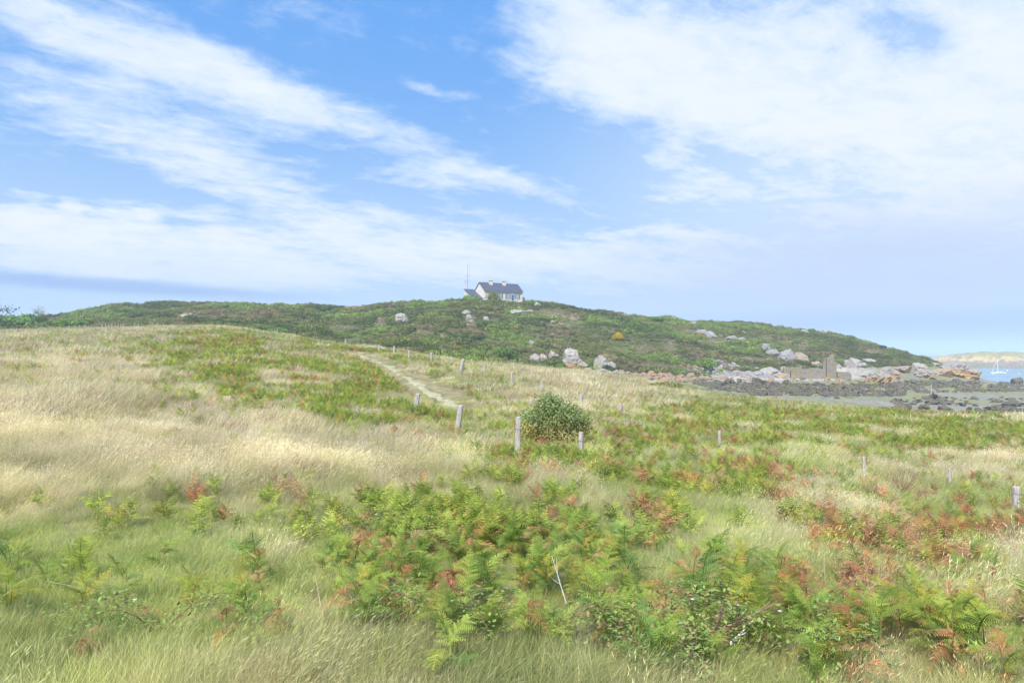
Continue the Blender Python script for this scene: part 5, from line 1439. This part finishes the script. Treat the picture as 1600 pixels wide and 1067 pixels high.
def dry_shrub(u, v, h, w, col, label, seed, n=46):
    x, y, z = ground_at(u, v); r = np.random.default_rng(seed); root = empty("dry_shrub", (x, y, z)); tag(root, label, "shrub")
    st = MB(); lf = MB()
    for k in range(n):
        a = r.uniform(0, 6.28); p = Vector((0, 0, 0)); d = Vector((math.cos(a) * r.uniform(.2, 1.1) * w, math.sin(a) * .4 * w, 1)).normalized(); pts = [tuple(p)]
        for s in range(5):
            d = (d + Vector(r.normal(0, .16, 3))).normalized(); p = p + d * h / 5 * r.uniform(.6, 1.1); pts.append(tuple(p))
            for q in range(5):
                c = np.array(p) + r.normal(0, .035, 3); t1 = r.normal(size=3); t1 /= np.linalg.norm(t1); t2 = np.cross(t1, r.normal(size=3)); t2 /= np.linalg.norm(t2); sz = .013
                if s > 1: lf.add([c - t1 * sz, c + t2 * sz * .5, c + t1 * sz, c - t2 * sz * .5], [(0, 1, 2, 3)], [r.uniform(.2, .8)] * 4)
        st.tube(pts, [.006, .005, .004, .003, .003, .002], 4)
    st.obj("stems", simple("dry_stem_%d" % seed, (.30, .19, .14), .9), root); lf.obj("seed_heads", leaf_solid("dry_head_%d" % seed, col), root)
dry_shrub(1410, 775, .85, 1.0, (.40, .24, .17), "dry reddish-brown shrub with fine branches on the right", 21, 60)
dry_shrub(1365, 780, .5, 1.2, (.42, .24, .18), "low reddish dry shrub left of the tallest reddish one", 22)
dry_shrub(1445, 785, .5, 1.2, (.45, .25, .17), "low reddish dry shrub right of the tallest reddish one", 23)
dry_shrub(1345, 925, .35, 1.2, (.42, .19, .10), "small matted rusty shrub in pale grass at lower right", 24)
dry_shrub(850, 640, .9, .8, (.30, .22, .16), "thin brown dead stems sticking up behind the round bush", 25, 24)

def bramble(u, v, label, seed, n=6):
    x, y, z = ground_at(u, v); r = np.random.default_rng(seed); root = empty("bramble", (x, y, z)); tag(root, label, "bramble")
    st = MB(); lf = MB(); fl = MB()
    for k in range(n):
        a = r.uniform(0, 6.28); L = r.uniform(.5, .9); pts = []
        for s in range(8):
            t = s / 7; pts.append((math.cos(a) * L * t, math.sin(a) * L * t * .8, .30 * math.sin(t * 2.6) + .04))
            for q in range(13):
                c = np.array(pts[-1]) + r.normal(0, .06, 3); t1 = r.normal(size=3); t1[2] *= .4; t1 /= np.linalg.norm(t1); t2 = np.cross((0, 0, 1.0), t1); t2 /= np.linalg.norm(t2); sz = r.uniform(.014, .026)
                lf.add([c - t1 * sz, c + t2 * sz * .6, c + t1 * sz, c - t2 * sz * .6], [(0, 1, 2, 3)], [r.uniform(.15, 1)] * 4)
        st.tube(pts, [.0025] * 8, 4)
    for q in range(1):
        c = np.array([r.uniform(-.3, .3), r.uniform(-.3, .3), .34])
        for j in range(5):
            a = 1.2566 * j; fl.add([c, c + (.012 * math.cos(a - .5), .012 * math.sin(a - .5), .002), c + (.02 * math.cos(a), .02 * math.sin(a), .004), c + (.012 * math.cos(a + .5), .012 * math.sin(a + .5), .002)], [(0, 1, 2, 3)])
    st.obj("canes", simple("cane_%d" % seed, (.20, .10, .07), .7), root)
    lf.obj("leaves", leaf_solid("bramble_leaf_%d" % seed, (.24, .34, .09), warm=(.38, .17, .12), trans=.3), root)
    fl.obj("flowers", simple("bramble_flower_%d" % seed, (.8, .78, .78), .6), root)
bramble(1090, 1030, "leafy bramble with red canes around the fallen branch", 31)
bramble(1000, 1050, "low bramble at the bottom edge left of the fallen branch", 32)
bramble(1150, 1000, "bramble with a white flower right of the fallen branch", 33)
bramble(690, 1000, "small bramble with white flowers in the grassy gap", 34, 6)
bramble(560, 840, "bramble trailing at the left end of the big fern patch", 35)
bramble(640, 860, "bramble mixed among brown ferns in the big patch", 36)
bramble(1290, 1040, "bramble in the lower right thicket", 37)
bramble(250, 1000, "sparse bramble in lush grass at lower left", 38, 5)

# ------------------------------------------------------------------ sea haze
def haze():
    m = bpy.data.materials.new("haze"); m.use_nodes = True; nt = m.node_tree; nt.nodes.clear()
    v = N(nt, 'ShaderNodeVolumePrincipled'); v.inputs['Color'].default_value = (.78, .88, 1, 1); v.inputs['Density'].default_value = .00048; v.inputs['Anisotropy'].default_value = 0.0
    o = N(nt, 'ShaderNodeOutputMaterial'); nt.links.new(v.outputs[0], o.inputs['Volume'])
    ob = MB().box(-33500, 33500, -33500, 33500, -5, 62).obj("haze", m); tag(ob, "thin pale sea haze over the whole island", kind='stuff')
HAZE = True
if HAZE: haze()
